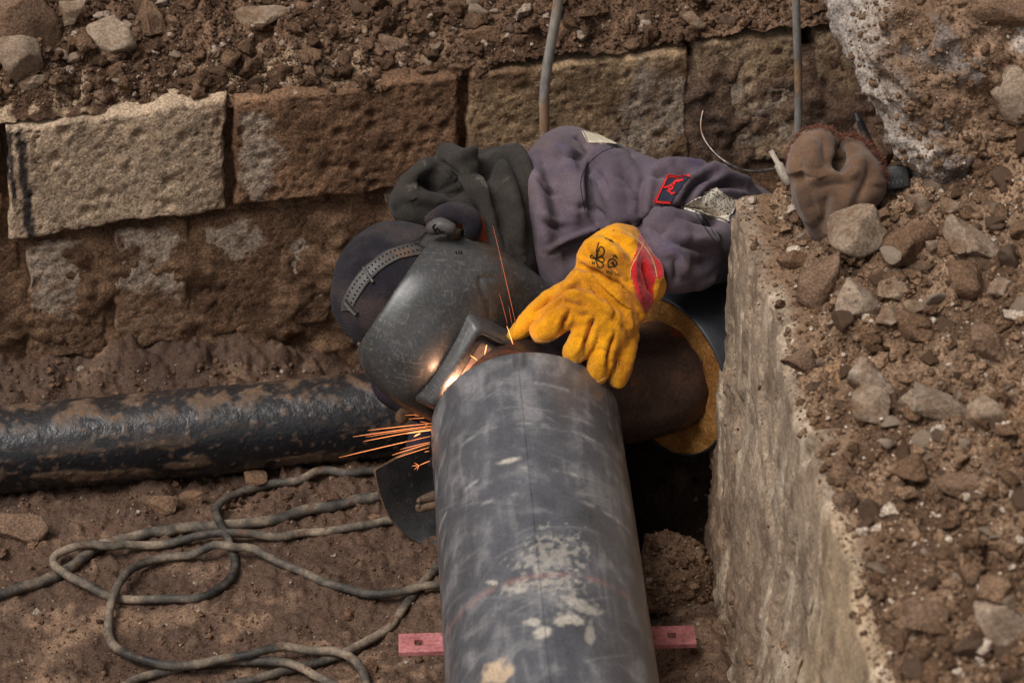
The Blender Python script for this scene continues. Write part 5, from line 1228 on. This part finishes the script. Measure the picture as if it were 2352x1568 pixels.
# round off the back corner at the pivot, roll the rim
edge = np.clip(1 - Q[:, 1] / 0.012, 0, 1); V = V - np.outer(edge ** 2 * 0.003, h3)
if np.dot(normals_of(V, F)[nP * 20 + nP // 2], NV) < 0: F = flip(F)
V = sculpt(V, F, [([(1158, 646), (1125, 636), (1104, 640), (1108, 668), (1122, 705), (1132, 745)], -0.004, 0.0045, 'g'), ([(1020, 740), (1080, 700), (1110, 690)], -0.003, 0.02, 'g'), ([(900, 800), (960, 740), (1000, 690)], -0.002, 0.02, 'g')])
N_ = normals_of(V, F); V2 = V - N_ * 0.0028; o_ = len(V)
idx = np.arange(nS * nP).reshape(nS, nP); rg = np.r_[idx[:, 0], idx[-1, 1:], idx[-2::-1, -1], idx[0, -2:0:-1]]; m_ = len(rg)
FF = np.vstack([F, flip(F) + o_, np.stack([rg, np.roll(rg, -1), np.roll(rg, -1) + o_, rg + o_], 1)])
shell = add('shell', np.vstack([V, V2]), FF, M['maskshell'], parent=msk); mask_bvh = bvh_of(V, F)
# window: raised frame, groove, inner holder and glass
wa, wb = W(1094, 746, 4.330), W(987, 923, 4.345); wx = nrm(wb - wa); wl_ = np.linalg.norm(wb - wa)
wy = nrm(h2 * 0.80 - NV * 0.55); wy = nrm(wy - np.dot(wy, wx) * wx); wnv = np.cross(wx, wy); wnv = wnv if np.dot(wnv, NV) > 0 else -wnv
def rrect(ins, h_, r_=0.012, n=7, L_=wl_, H_=0.125):
    pts = []
    for (cx_, cy_, a0) in ((L_ - ins - r_, ins + r_, -90), (L_ - ins - r_, H_ - ins - r_, 0), (ins + r_, H_ - ins - r_, 90), (ins + r_, ins + r_, 180)):
        for k in range(n):
            a = math.radians(a0 + 90 * k / (n - 1)); pts.append(wa + wx * (cx_ + r_ * math.cos(a)) + wy * (cy_ + r_ * math.sin(a)) + wnv * h_)
    return np.array(pts)
def rings(profile):
    R = [rrect(i, h_, max(0.012 - i * 0.15, 0.004)) for i, h_ in profile]; m = len(R[0]); V = np.stack(R, 1).reshape(-1, 3)
    return V, grid_faces(m, len(R), True)
V, F = rings([(-0.014, -0.030), (-0.007, -0.006), (-0.002, 0.006), (0.002, 0.010), (0.007, 0.0105), (0.0085, 0.008), (0.009, -0.006), (0.017, -0.0065), (0.0175, 0.001), (0.020, 0.003), (0.024, 0.003), (0.0245, 0.001)])
fr = add('window_frame', V, F, M['maskshell'], parent=msk)
g0 = rrect(0.0243, 0.0012, 0.006); V = np.vstack([g0, g0.mean(0)]); add('glass', V, [(i, (i + 1) % len(g0), len(g0)) for i in range(len(g0))], M['lens'], parent=fr, smooth=False)
# pivot nut, block, vent slits and head straps
def disc_on(bvh, px, py, r, h_, n=8, taper=0.8):
    q = cast(bvh, px, py); c0, nn = q; nn = nn if np.dot(nn, NV) > 0 else -nn
    return tube(np.array([c0 - nn * 0.002, c0 + nn * h_ * 0.85, c0 + nn * h_]), [r, r, r * taper], n)
sub('pivot_nut', disc_on(mask_bvh, 1041, 546, 0.0125, 0.016, 7), M['nut'], msk)
sub('pivot_wing', ribbon(mask_bvh, [(1018, 530), (1040, 528), (1060, 540)], 8, 0.010, 0.006), M['nut'], msk)
for k in range(3): sub('vent_slit', ribbon(mask_bvh, [(1047 + 6 * k, 577), (1049 + 6 * k, 584)], 2.6, 0.0006, 0.0006, 2), M['darkhole'], msk)  # dark strips laid on the shell as the shade inside the slits
strap = sub('crown_strap', ribbon(cap_bvh, [(992, 556), (972, 566), (945, 574), (915, 582), (885, 596), (858, 616), (834, 642), (816, 668), (802, 694), (800, 712)], [44, 40, 30, 28, 29, 30, 30, 29, 28, 26], 0.0035, 0.002, 5), M['greyplastic'], msk)
hole_parts = []
for off in (-6.5, 6.5):
    Qp = resample(catmull(np.array([(955, 571), (915, 582), (885, 596), (858, 616), (834, 642), (816, 668), (804, 692)], float), 8), 9.5)
    T_ = np.gradient(Qp, axis=0); T_ /= np.linalg.norm(T_, axis=1)[:, None]
    for q, t2 in zip(Qp, T_):
        p = q + np.array([-t2[1], t2[0]]) * off; h = cast(cap_bvh, *p)
        if h is not None:
            nn = h[1] if np.dot(h[1], NV) > 0 else -h[1]; hole_parts.append(tube(np.array([h[0] + nn * 0.003, h[0] + nn * 0.0041]), 0.0017, 8))
V, F = join(hole_parts); ho = add('strap_holes', V, F, M['darkhole'], parent=strap); ho['kind'] = 'stuff'  # dark discs on an uncut strap, painted shade of its holes
for pth in ([(838, 616), (848, 634), (858, 650)], [(798, 692), (808, 704), (822, 720)]): sub('strap_buckle', ribbon(cap_bvh, pth, 7, 0.007, 0.004, 3), M['greyplastic'], msk)
sub('strap_joint', ribbon(cap_bvh, [(1000, 540), (985, 556), (975, 575)], [30, 40, 44], 0.005, 0.003, 5), M['greyplastic'], msk)
V, F = finger([(994, 524, 4.372, .013), (1012, 519, 4.366, .015), (1034, 524, 4.362, .012)], n=10); blk = add('ratchet_block', V, clean(F), M['greyplastic'], parent=msk)
for (a, b) in ((1000, 522), (1004, 531), (1015, 527)):
    p = W(a, b, 4.354); th = np.linspace(0, 2 * np.pi, 14); V, F = tube(np.array([p + 0.0042 * (math.cos(t) * RT + math.sin(t) * UP) for t in th]), 0.0014, 6, cap=False); add('ring', V, F, M['darkhole'], parent=blk)
V, F = finger([(828, 790, 4.40, .006), (840, 782, 4.41, .009), (846, 774, 4.42, .006)], n=10); add('far_pivot', V, clean(F), M['greyplastic'], parent=msk)

# ---------------------------------------------------------------- arc and sparks at the joint
def emit(name, col, st):
    m = bpy.data.materials.new(name); m.use_nodes = True; b = m.node_tree.nodes['Principled BSDF']
    b.inputs['Base Color'].default_value = (*col, 1); b.inputs['Emission Color'].default_value = (*col, 1); b.inputs['Emission Strength'].default_value = st
    return m
ARC = W(1041, 887, 4.330)          # on the joint's left shoulder, hidden from here by the rim of the casing
M['arc'] = emit('arc_glow', (1.0, 0.72, 0.45), 40.0); M['spark'] = emit('spark', (1.0, 0.30, 0.09), 1.15); M['spark_hot'] = emit('hot_spark', (1.0, 0.42, 0.14), 2.6); M['spark_dim'] = emit('fading_spark', (0.7, 0.15, 0.06), 0.32)
V, F = ICO[2]; o = add('welding_arc', V * 0.004 + ARC, F, M['arc']); tag(o, 'bright welding arc hidden at the joint between pipe and mask window', 'arc')
ld = bpy.data.lights.new('arc_light', 'POINT'); ld.energy = 2.0; ld.color = (1.0, 0.52, 0.30); ld.shadow_soft_size = 0.006
lo_ = bpy.data.objects.new('arc_light', ld); lo_.location = tuple(ARC); link(lo_)
Z5 = lambda a, b: (746.4 + .293 * a, 861.3 + .293 * b)
sl = [((885, 303), (625, 315), 1.6, 'spark'), ((870, 318), (700, 320), 1.2, 'spark'), ((868, 332), (655, 343), 1.5, 'spark'), ((856, 375), (335, 433), 1.9, 'spark'), ((850, 395), (220, 482), 2.0, 'spark'), ((842, 405), (320, 484), 1.2, 'spark'),
      ((840, 418), (300, 519), 2.1, 'spark'), ((838, 430), (640, 458), 2.0, 'spark_hot'), ((747, 457), (698, 481), 3.4, 'spark_hot'), ((828, 478), (110, 645), 2.0, 'spark'), ((822, 525), (590, 582), 1.6, 'spark'), ((822, 535), (525, 627), 2.0, 'spark'),
      ((816, 565), (560, 648), 1.7, 'spark'), ((816, 595), (780, 603), 1.4, 'spark'), ((822, 672), (738, 708), 1.8, 'spark'), ((738, 708), (680, 712), 1.3, 'spark'), ((738, 708), (700, 740), 1.1, 'spark'), ((738, 708), (722, 745), 1.1, 'spark'), ((738, 708), (695, 685), 0.9, 'spark'),
      ((745, 365), (810, 376), 1.1, 'spark'), ((810, 376), (770, 418), 1.0, 'spark'), ((720, 500), (580, 540), 1.2, 'spark_dim')]
def spark(p, q, wpx, mt, d, label, bend=2.0):
    t = np.linspace(0, 1, 7); P = np.array([W(p[0] + (q[0] - p[0]) * s, p[1] + (q[1] - p[1]) * s + bend * s * (1 - s) * -1.0, d) for s in t])
    V, F = tube(P, 0.8 * wpx / 2 * d / FPX * np.array([0.6, 0.9, 1, 1, 0.9, 0.7, 0.25]), 5); o = add('spark', V, clean(F), M[mt]); tag(o, label, 'spark', 'sparks flying from the weld')
for k, (a, b, w_, mt) in enumerate(sl): spark(Z5(*a), Z5(*b), w_, mt, 4.43 + 0.004 * (k % 5), ['thin orange spark flying left from the weld beside the big pipe', 'longest orange spark, reaching farthest left below the others', 'short thick bright spark in the middle of the spray', 'tiny forked spark of the burst at the bottom of the spray'][1 if k == 9 else 2 if k == 8 else 3 if 15 <= k <= 18 else 0])
spark((1185, 745), (1132, 518), 1.3, 'spark_dim', 4.27, 'long thin red spark rising in front of the mask', 10.0)
spark((1166, 745), (1146, 670), 0.9, 'spark_dim', 4.27, 'short faint red spark beside the long one in front of the mask')
spark((1176, 745), (1168, 700), 0.8, 'spark_dim', 4.27, 'shortest faint red spark just above the thumb of the glove')
spark((1178, 790), (1164, 748), 1.8, 'spark_hot', 4.27, 'bright spark crossing the mask window frame')
spark((1118, 792), (1113, 815), 2.6, 'spark_hot', 4.28, 'short bright spark over the mask window glass')
spark((1096, 827), (1080, 816), 1.8, 'spark_hot', 4.28, 'small bright spark low on the mask window')

# ---------------------------------------------------------------- dark curved shield and clamp beside the pipe
ctrl = [  # rows from the outer rim inwards: picture x, y, depth
 [(862, 1080, 4.60), (876, 1140, 4.625), (900, 1192, 4.65), (945, 1236, 4.665), (1010, 1262, 4.67), (1080, 1270, 4.67)],
 [(890, 1064, 4.615), (905, 1125, 4.64), (930, 1175, 4.665), (970, 1212, 4.68), (1025, 1232, 4.685), (1085, 1240, 4.685)],
 [(925, 1045, 4.635), (942, 1105, 4.66), (968, 1150, 4.685), (1000, 1180, 4.70), (1045, 1198, 4.705), (1090, 1205, 4.705)],
 [(965, 1028, 4.65), (985, 1080, 4.68), (1008, 1120, 4.70), (1035, 1145, 4.71), (1065, 1160, 4.715), (1095, 1165, 4.72)],
 [(1010, 1020, 4.66), (1030, 1055, 4.69), (1048, 1085, 4.71), (1065, 1105, 4.72), (1085, 1115, 4.72), (1100, 1120, 4.72)]]
cr = np.array(ctrl, float); A1 = np.stack([catmull(cr[:, j], 8) for j in range(cr.shape[1])], 1); A2 = np.stack([catmull(A1[i], 8) for i in range(A1.shape[0])], 0)
nu, nv = A2.shape[:2]; V = np.array([W(*p) for p in A2.reshape(-1, 3)]); F = grid_faces(nu, nv); N_ = normals_of(V, F)
if np.dot(N_[len(N_) // 2], NV) < 0: F = flip(F); N_ = -N_
V = V + N_ * (0.0015 * fbm(V * 14, 3))[:, None]
V2 = V - N_ * 0.006; idx = np.arange(nu * nv).reshape(nu, nv); rg = np.r_[idx[:, 0], idx[-1, 1:], idx[-2::-1, -1], idx[0, -2:0:-1]]; o_ = nu * nv
M['shield'] = mat('dark_worn_shell', [(0.3, S(40, 40, 42)), (0.7, S(66, 64, 63))], 12, 5, (0.4, 0.65), ((90, 0.25, 0.002), (300, 0.2, 0.001)), fine=(260, 0.25), spec=0.5, stains=((60, 0.6, 0.7, S(112, 98, 84), 4.0), (6, 0.6, 0.68, S(126, 116, 104), 9.0)))
M['rustrim'] = mat('rusty_rim', [(0.3, S(74, 54, 40)), (0.7, S(122, 96, 72))], 30, 5, (0.8, 1.0), ((120, 0.5, 0.002),), fine=(260, 0.25), spec=0.2)
sh_o = empty('curved_shield', W(960, 1236, 4.68) * np.array([1, 1, 0]), 'dark curved shell with rusty rim propped on the floor left of the big pipe', 'shield')
add('shell', np.vstack([V, V2]), np.vstack([F, flip(F) + o_]), M['shield'], parent=sh_o)
rimc = np.stack([V[rg], V2[rg]], 1).reshape(-1, 3); m_ = len(rg); add('rim', np.vstack([V[rg] + N_[rg] * 0.0003, V2[rg] - N_[rg] * 0.0003]), np.stack([np.arange(m_), (np.arange(m_) + 1) % m_, (np.arange(m_) + 1) % m_ + m_, np.arange(m_) + m_], 1), M['rustrim'], parent=sh_o)
cl = empty('welding_clamp', W(985, 1150, 4.62), 'small rusty brown welding clamp poking out from behind the big pipe', 'clamp')
M['rustmetal'] = mat('rusty_metal', [(0.3, S(62, 46, 36)), (0.7, S(118, 92, 72))], 40, 5, (0.6, 0.9), ((160, 0.5, 0.002),), fine=(260, 0.25), spec=0.4)
for pts in ([(1030, 1130, 4.62, .010), (1000, 1138, 4.61, .010), (970, 1146, 4.605, .007), (962, 1150, 4.60, .005)], [(1030, 1160, 4.62, .011), (995, 1160, 4.61, .009), (965, 1168, 4.605, .007), (960, 1163, 4.60, .005)]):
    V, F = finger(pts, n=10); add('jaw', V, clean(F), M['rustmetal'], parent=cl)
V, F = finger([(1050, 1145, 4.63, .016), (1015, 1146, 4.62, .013), (988, 1149, 4.615, .008)], n=12); add('body', V, clean(F), M['rustmetal'], parent=cl)
V, F = finger([(945, 945, 4.50, .010), (930, 950, 4.50, .013), (922, 960, 4.50, .012)], n=12); o = add('electrode_stub', V, clean(F), M['rustrim']); tag(o, 'pale crusted stub beneath the lower edge of the welding mask', 'electrode')

# ---------------------------------------------------------------- canvas mitten with tools on the end of the concrete wall
M['canvas'] = mat('dirty_canvas', [(0.3, S(78, 56, 40)), (0.5, S(106, 78, 57)), (0.7, S(134, 102, 76))], 12, 6, (0.92, 1.0), ((240, 0.4, 0.0015),), fine=(420, 0.2), spec=0.08, sheen=0.2, stains=((12, 0.54, 0.72, S(84, 62, 48), 4.0), (40, 0.64, 0.74, S(74, 60, 52), 9.0)), weave=(240, 0.4, 0.0012, 1.0, 'X'))
M['fray'] = mat('frayed_red_thread', [(0.3, S(98, 60, 50)), (0.7, S(140, 94, 78))], 40, 4, (0.9, 1.0), (), fine=None, spec=0.05)
mt_parts = [
 loft([(1880, 562, 1906, 566, 4.165, .008), (1850, 522, 1935, 545, 4.16, .034), (1824, 465, 1985, 505, 4.155, .058), (1810, 415, 2030, 450, 4.155, .070), (1806, 380, 2036, 412, 4.16, .068), (1812, 355, 2028, 385, 4.165, .055)]),
 loft([(1806, 400, 1932, 402, 4.135, .050), (1808, 365, 1928, 362, 4.135, .052), (1820, 332, 1922, 330, 4.14, .044), (1840, 306, 1914, 306, 4.145, .030), (1862, 294, 1900, 296, 4.15, .012)]),
 loft([(1918, 410, 2036, 425, 4.145, .050), (1924, 370, 2028, 385, 4.15, .048), (1930, 338, 2008, 355, 4.155, .038), (1938, 314, 1982, 328, 4.16, .022)]),
]
mit = empty('canvas_mitten', W(1892, 565, 4.165), 'bulging brown canvas mitten with frayed red edges standing on the concrete wall', 'mitten')
mo, MV, MF = cloth('canvas', mt_parts, 0.0036, [
 ([(1928, 300), (1926, 340), (1927, 375), (1934, 398)], -0.022, 0.008, 'g'), ([(1850, 420), (1890, 402), (1930, 406), (1970, 398)], 0.006, 0.009, 'g'), ([(1860, 436), (1905, 424), (1960, 420)], -0.005, 0.008, 'g'), ([(1925, 440), (1915, 490), (1900, 540)], 0.005, 0.007, 'g'), ([(1862, 450), (1872, 490), (1885, 530)], -0.005, 0.006, 'g'),
 ([(1860, 315), (1868, 350), (1872, 390)], 0.005, 0.008, 'g'), ([(1890, 310), (1895, 345), (1898, 385)], -0.004, 0.007, 'g'), ([(1835, 420), (1850, 470), (1870, 520)], 0.008, 0.012, 'g'), ([(1900, 440), (1895, 490), (1890, 530)], -0.007, 0.010, 'g'), ([(1950, 430), (1935, 480), (1910, 530)], 0.007, 0.012, 'g'),
 ([(1975, 360), (1965, 390), (1955, 410)], 0.008, 0.010, 'g'), ([(2000, 380), (1990, 420), (1970, 460)], -0.006, 0.010, 'g'), ([(1830, 350), (1838, 390), (1846, 430)], -0.005, 0.010, 'g')], M['canvas'], mit, wr=0.0014, wrf=30.0, it=2)
rg_ = np.random.default_rng(5); hp = []
for pth in ([(1808, 385), (1812, 350), (1824, 322), (1845, 300), (1875, 291), (1905, 295), (1922, 312)], [(1932, 318), (1945, 308), (1972, 314), (2000, 335), (2020, 362), (2034, 395), (2036, 420)]):
    Qp = resample(catmull(np.array(pth, float), 8), 1.2)
    for q in Qp:
        if rg_.random() < 0.35: continue
        for _ in range(5):
            p = W(q[0] + rg_.normal() * 2.5, q[1] + rg_.normal() * 2.5 + 2, 4.145 + rg_.uniform(-0.025, 0.02)); e = p + np.array([rg_.normal() * 0.004, rg_.normal() * 0.003, rg_.uniform(-0.002, 0.006)])
            hp.append(tube(np.array([p, (p + e) / 2 + rg_.normal(size=3) * 0.0012, e]), [0.0008, 0.0006, 0.0003], 3))
V, F = join(hp); fo = add('frayed_edge', V, F, M['fray'], parent=mit); fo['kind'] = 'stuff'
# electrode holder with a bent rod, lying against the mitten
eh = empty('electrode_holder', W(1800, 400, 4.15), 'pale electrode holder with long bent steel rod leaning against the canvas mitten', 'electrode holder')
M['bright'] = mat('bare_steel_rod', [(0.3, S(64, 58, 54)), (0.7, S(104, 98, 94))], 30, 3, (0.22, 0.4), (), fine=(120, 0.2), spec=0.5, metallic=0.9, stains=((9, 0.52, 0.6, S(90, 70, 58), 4.0),))
M['palegrip'] = mat('pale_grip', [(0.3, S(140, 126, 112)), (0.7, S(184, 172, 158))], 40, 4, (0.7, 0.9), ((120, 0.3, 0.002),), fine=(200, 0.15), spec=0.2)
P_ = resample(catmull(np.array([W(*p) for p in [(1616, 251, 4.25), (1610, 285, 4.245), (1616, 316, 4.24), (1638, 348, 4.23), (1668, 373, 4.22), (1700, 389, 4.20), (1735, 394, 4.185), (1765, 390, 4.17), (1800, 384, 4.155)]]), 10), 0.004)
V, F = tube(P_, 0.0030, 10); add('bent_rod', V, clean(F), M['bright'], parent=eh)
V, F = tube(np.array([W(1770, 346, 4.14), W(1786, 374, 4.14), W(1788, 378, 4.14), W(1812, 424, 4.14)]), [0.0042, 0.0042, 0.0075, 0.0085], 10); add('grip', V, clean(F), M['palegrip'], parent=eh)
# hammer head and chisel behind the mitten
M['blacksteel'] = mat('black_steel', [(0.3, S(24, 23, 23)), (0.7, S(42, 40, 38))], 22, 4, (0.45, 0.7), ((120, 0.25, 0.001),), fine=(200, 0.2), spec=0.5, metallic=0.3, stains=((20, 0.6, 0.72, S(96, 78, 62), 4.0),))
def boxy(c, ax, hs, bev):
    bm = bmesh.new(); bmesh.ops.create_cube(bm, size=2.0)
    for v in bm.verts: v.co = Vector((v.co.x * hs[0], v.co.y * hs[1], v.co.z * hs[2]))
    bmesh.ops.bevel(bm, geom=list(bm.edges), offset=bev, segments=2, affect='EDGES', profile=0.6); bm.verts.index_update()
    V = np.array([v.co[:] for v in bm.verts]); F = [tuple(v.index for v in f.verts) for f in bm.faces]; bm.free()
    return c + V @ np.array(ax), F
hm = empty('hammer', W(2062, 432, 4.15), 'black square hammer head sticking out to the right of the canvas mitten', 'hammer')
hx = nrm(RT * 0.97 + NV * 0.22 + UP * 0.12); hy = nrm(UP - np.dot(UP, hx) * hx); hz = np.cross(hx, hy)
hc = W(2062, 408, 4.16); V, F = boxy(hc, [hx, hy, hz], [0.021, 0.0195, 0.020], 0.004); add('head', V, F, M['blacksteel'], parent=hm)
V, F = boxy(hc - hx * 0.045, [hx, hy, hz], [0.03, 0.014, 0.015], 0.003); add('neck', V, F, M['blacksteel'], parent=hm)
V, F = tube(np.array([hc - hx * 0.05 - hy * 0.01, hc - hx * 0.055 - hy * 0.06 - NV * 0.02, hc - hx * 0.06 - hy * 0.10 - NV * 0.02]), 0.011, 10); add('handle', V, clean(F), M['canvas'], parent=hm)
for k in range(4):
    for j in range(2):
        V, F = boxy(hc + hz * 0.0 + NV * 0.0 + hz * 0 + hx * (-0.014 + 0.007 * k) + hy * (0.002 - 0.012 * j) + (hz if np.dot(hz, NV) > 0 else -hz) * 0.0205, [hx, hy, hz], [0.0022, 0.0036, 0.0006], 0.0003); add('raised_mark', V, F, M['blacksteel'], parent=hm)
ch = empty('chisel', W(2012, 360, 4.21), 'dark steel chisel tip standing upright behind the canvas mitten', 'chisel')
P_ = np.array([W(1967, 259, 4.19), W(1974, 275, 4.19), W(1988, 310, 4.195), W(2006, 352, 4.20), W(2030, 400, 4.20)]); V, F = tube(P_, [0.004, 0.0075, 0.009, 0.0105, 0.012], 6, flat=0.6); add('blade', V, clean(F), M['blacksteel'], parent=ch, smooth=False)

# ---------------------------------------------------------------- overhanging boulder, upper right
hb = cast(bank_bvh, 2150, 330); db = depth_of(hb[0]) - 0.03 if hb else 4.15
Lr = [(-190, 1990, 2700, .20, .30), (-60, 1945, 2650, .16, .26), (30, 1940, 2600, .12, .22), (100, 1958, 2560, .09, .20), (170, 1992, 2480, .06, .17), (240, 2016, 2440, .04, .14), (310, 2046, 2380, .02, .11), (365, 2085, 2310, .0, .08), (405, 2120, 2240, .0, .045), (425, 2150, 2200, .0, .015)]
V, F = loft([(l, y_, r, y_ + 10, db + dd, th) for (y_, l, r, dd, th) in Lr], k=8, n=64, sq=0.8)
V, F = remesh('boulder', V, F, 0.005, 1)
N_ = normals_of(V, F)
D = 0.030 * fbm(V * 6, 4) + 0.014 * (ridged(V * 13 + 4, 3) - 0.6) + 0.008 * fbm(V * 36, 4)
f1, f2, rv = cells(np.stack([V[:, 0] * 22 + V[:, 1] * 9, V[:, 2] * 22 - V[:, 1] * 7, np.zeros(len(V))], 1)); D += np.where(rv < 0.4, np.clip(1 - (f1 / 0.45) ** 2, 0, 1), 0) * 0.005
V = V + N_ * D[:, None]
qx, qy = project(V); le = qx - np.interp(qy, [r[0] for r in Lr], [r[1] for r in Lr])
t = sstep(-0.4, 0.5, fbm(V * 9, 5))[:, None]; c = np.array(S(92, 70, 54)) * (1 - t) + np.array(S(134, 108, 87)) * t
pm = np.clip(sstep(110, 10, le + 50 * fbm(V * 16, 3)) * 0.8 + 0.7 * sstep(0.15, 0.5, fbm(V * 7 + 13, 4)), 0, 0.85)[:, None]; c = c * (1 - pm) + np.array(S(176, 164, 154)) * pm
gm = (sstep(0.32, 0.5, fbm(V * 8 + 33, 4)) * 0.6)[:, None]; c = c * (1 - gm) + np.array(S(104, 102, 104)) * gm
o = add('boulder', V, clean(F), M['boulder'], col=np.clip(c, 0.01, 1)); tag(o, 'large overhanging lump of broken concrete and earth in the upper right', 'boulder')
bl_bvh = bvh_of(V, F)
clod_obj('crumbled_soil', [scatter(bl_bvh, 260, 0.003, 0.010, 33, (1950, -10, 2360, 420)), scatter(bl_bvh, 800, 0.0012, 0.003, 34, (1950, -10, 2360, 420), sub=1, power=1.0)], S(84, 63, 48), S(130, 105, 84), S(172, 160, 148), 'crumbs of soil clinging to the overhanging lump', 'soil')
place_rock(2300, 10, 260, 120, 141, 'brown rounded rock in the upper right corner on the overhanging lump', surf=bank_bvh, depth=db - 0.10, mat_=M['clodrock'], thick=0.8)
gb = place_rock(1540, 1335, 215, 235, 147, 'brown broken block of masonry in the gap between pipe and concrete wall', surf=floor_bvh, depth=depth_of(G(1540, 1360, 0.05)), mat_=M['clodrock'], thick=0.8, cuts=5, sub=5, rough=0.12, cut=(0.6, 0.85))
gv = np.zeros(len(gb.data.vertices) * 3); gb.data.vertices.foreach_get('co', gv); gv = gv.reshape(-1, 3) + np.array(gb.location)
gf = [tuple(p.vertices) for p in gb.data.polygons]
clod_obj('crumbled_soil', [scatter(BVHTree.FromPolygons([tuple(v) for v in gv], gf), 160, 0.003, 0.010, 53, (1450, 1190, 1640, 1480)), scatter(BVHTree.FromPolygons([tuple(v) for v in gv], gf), 500, 0.0012, 0.003, 54, (1450, 1190, 1640, 1480), sub=1, power=1.0)], S(84, 63, 48), S(136, 110, 88), S(150, 140, 130), 'crumbs of soil and grit on the broken masonry block beside the pipe', 'soil')
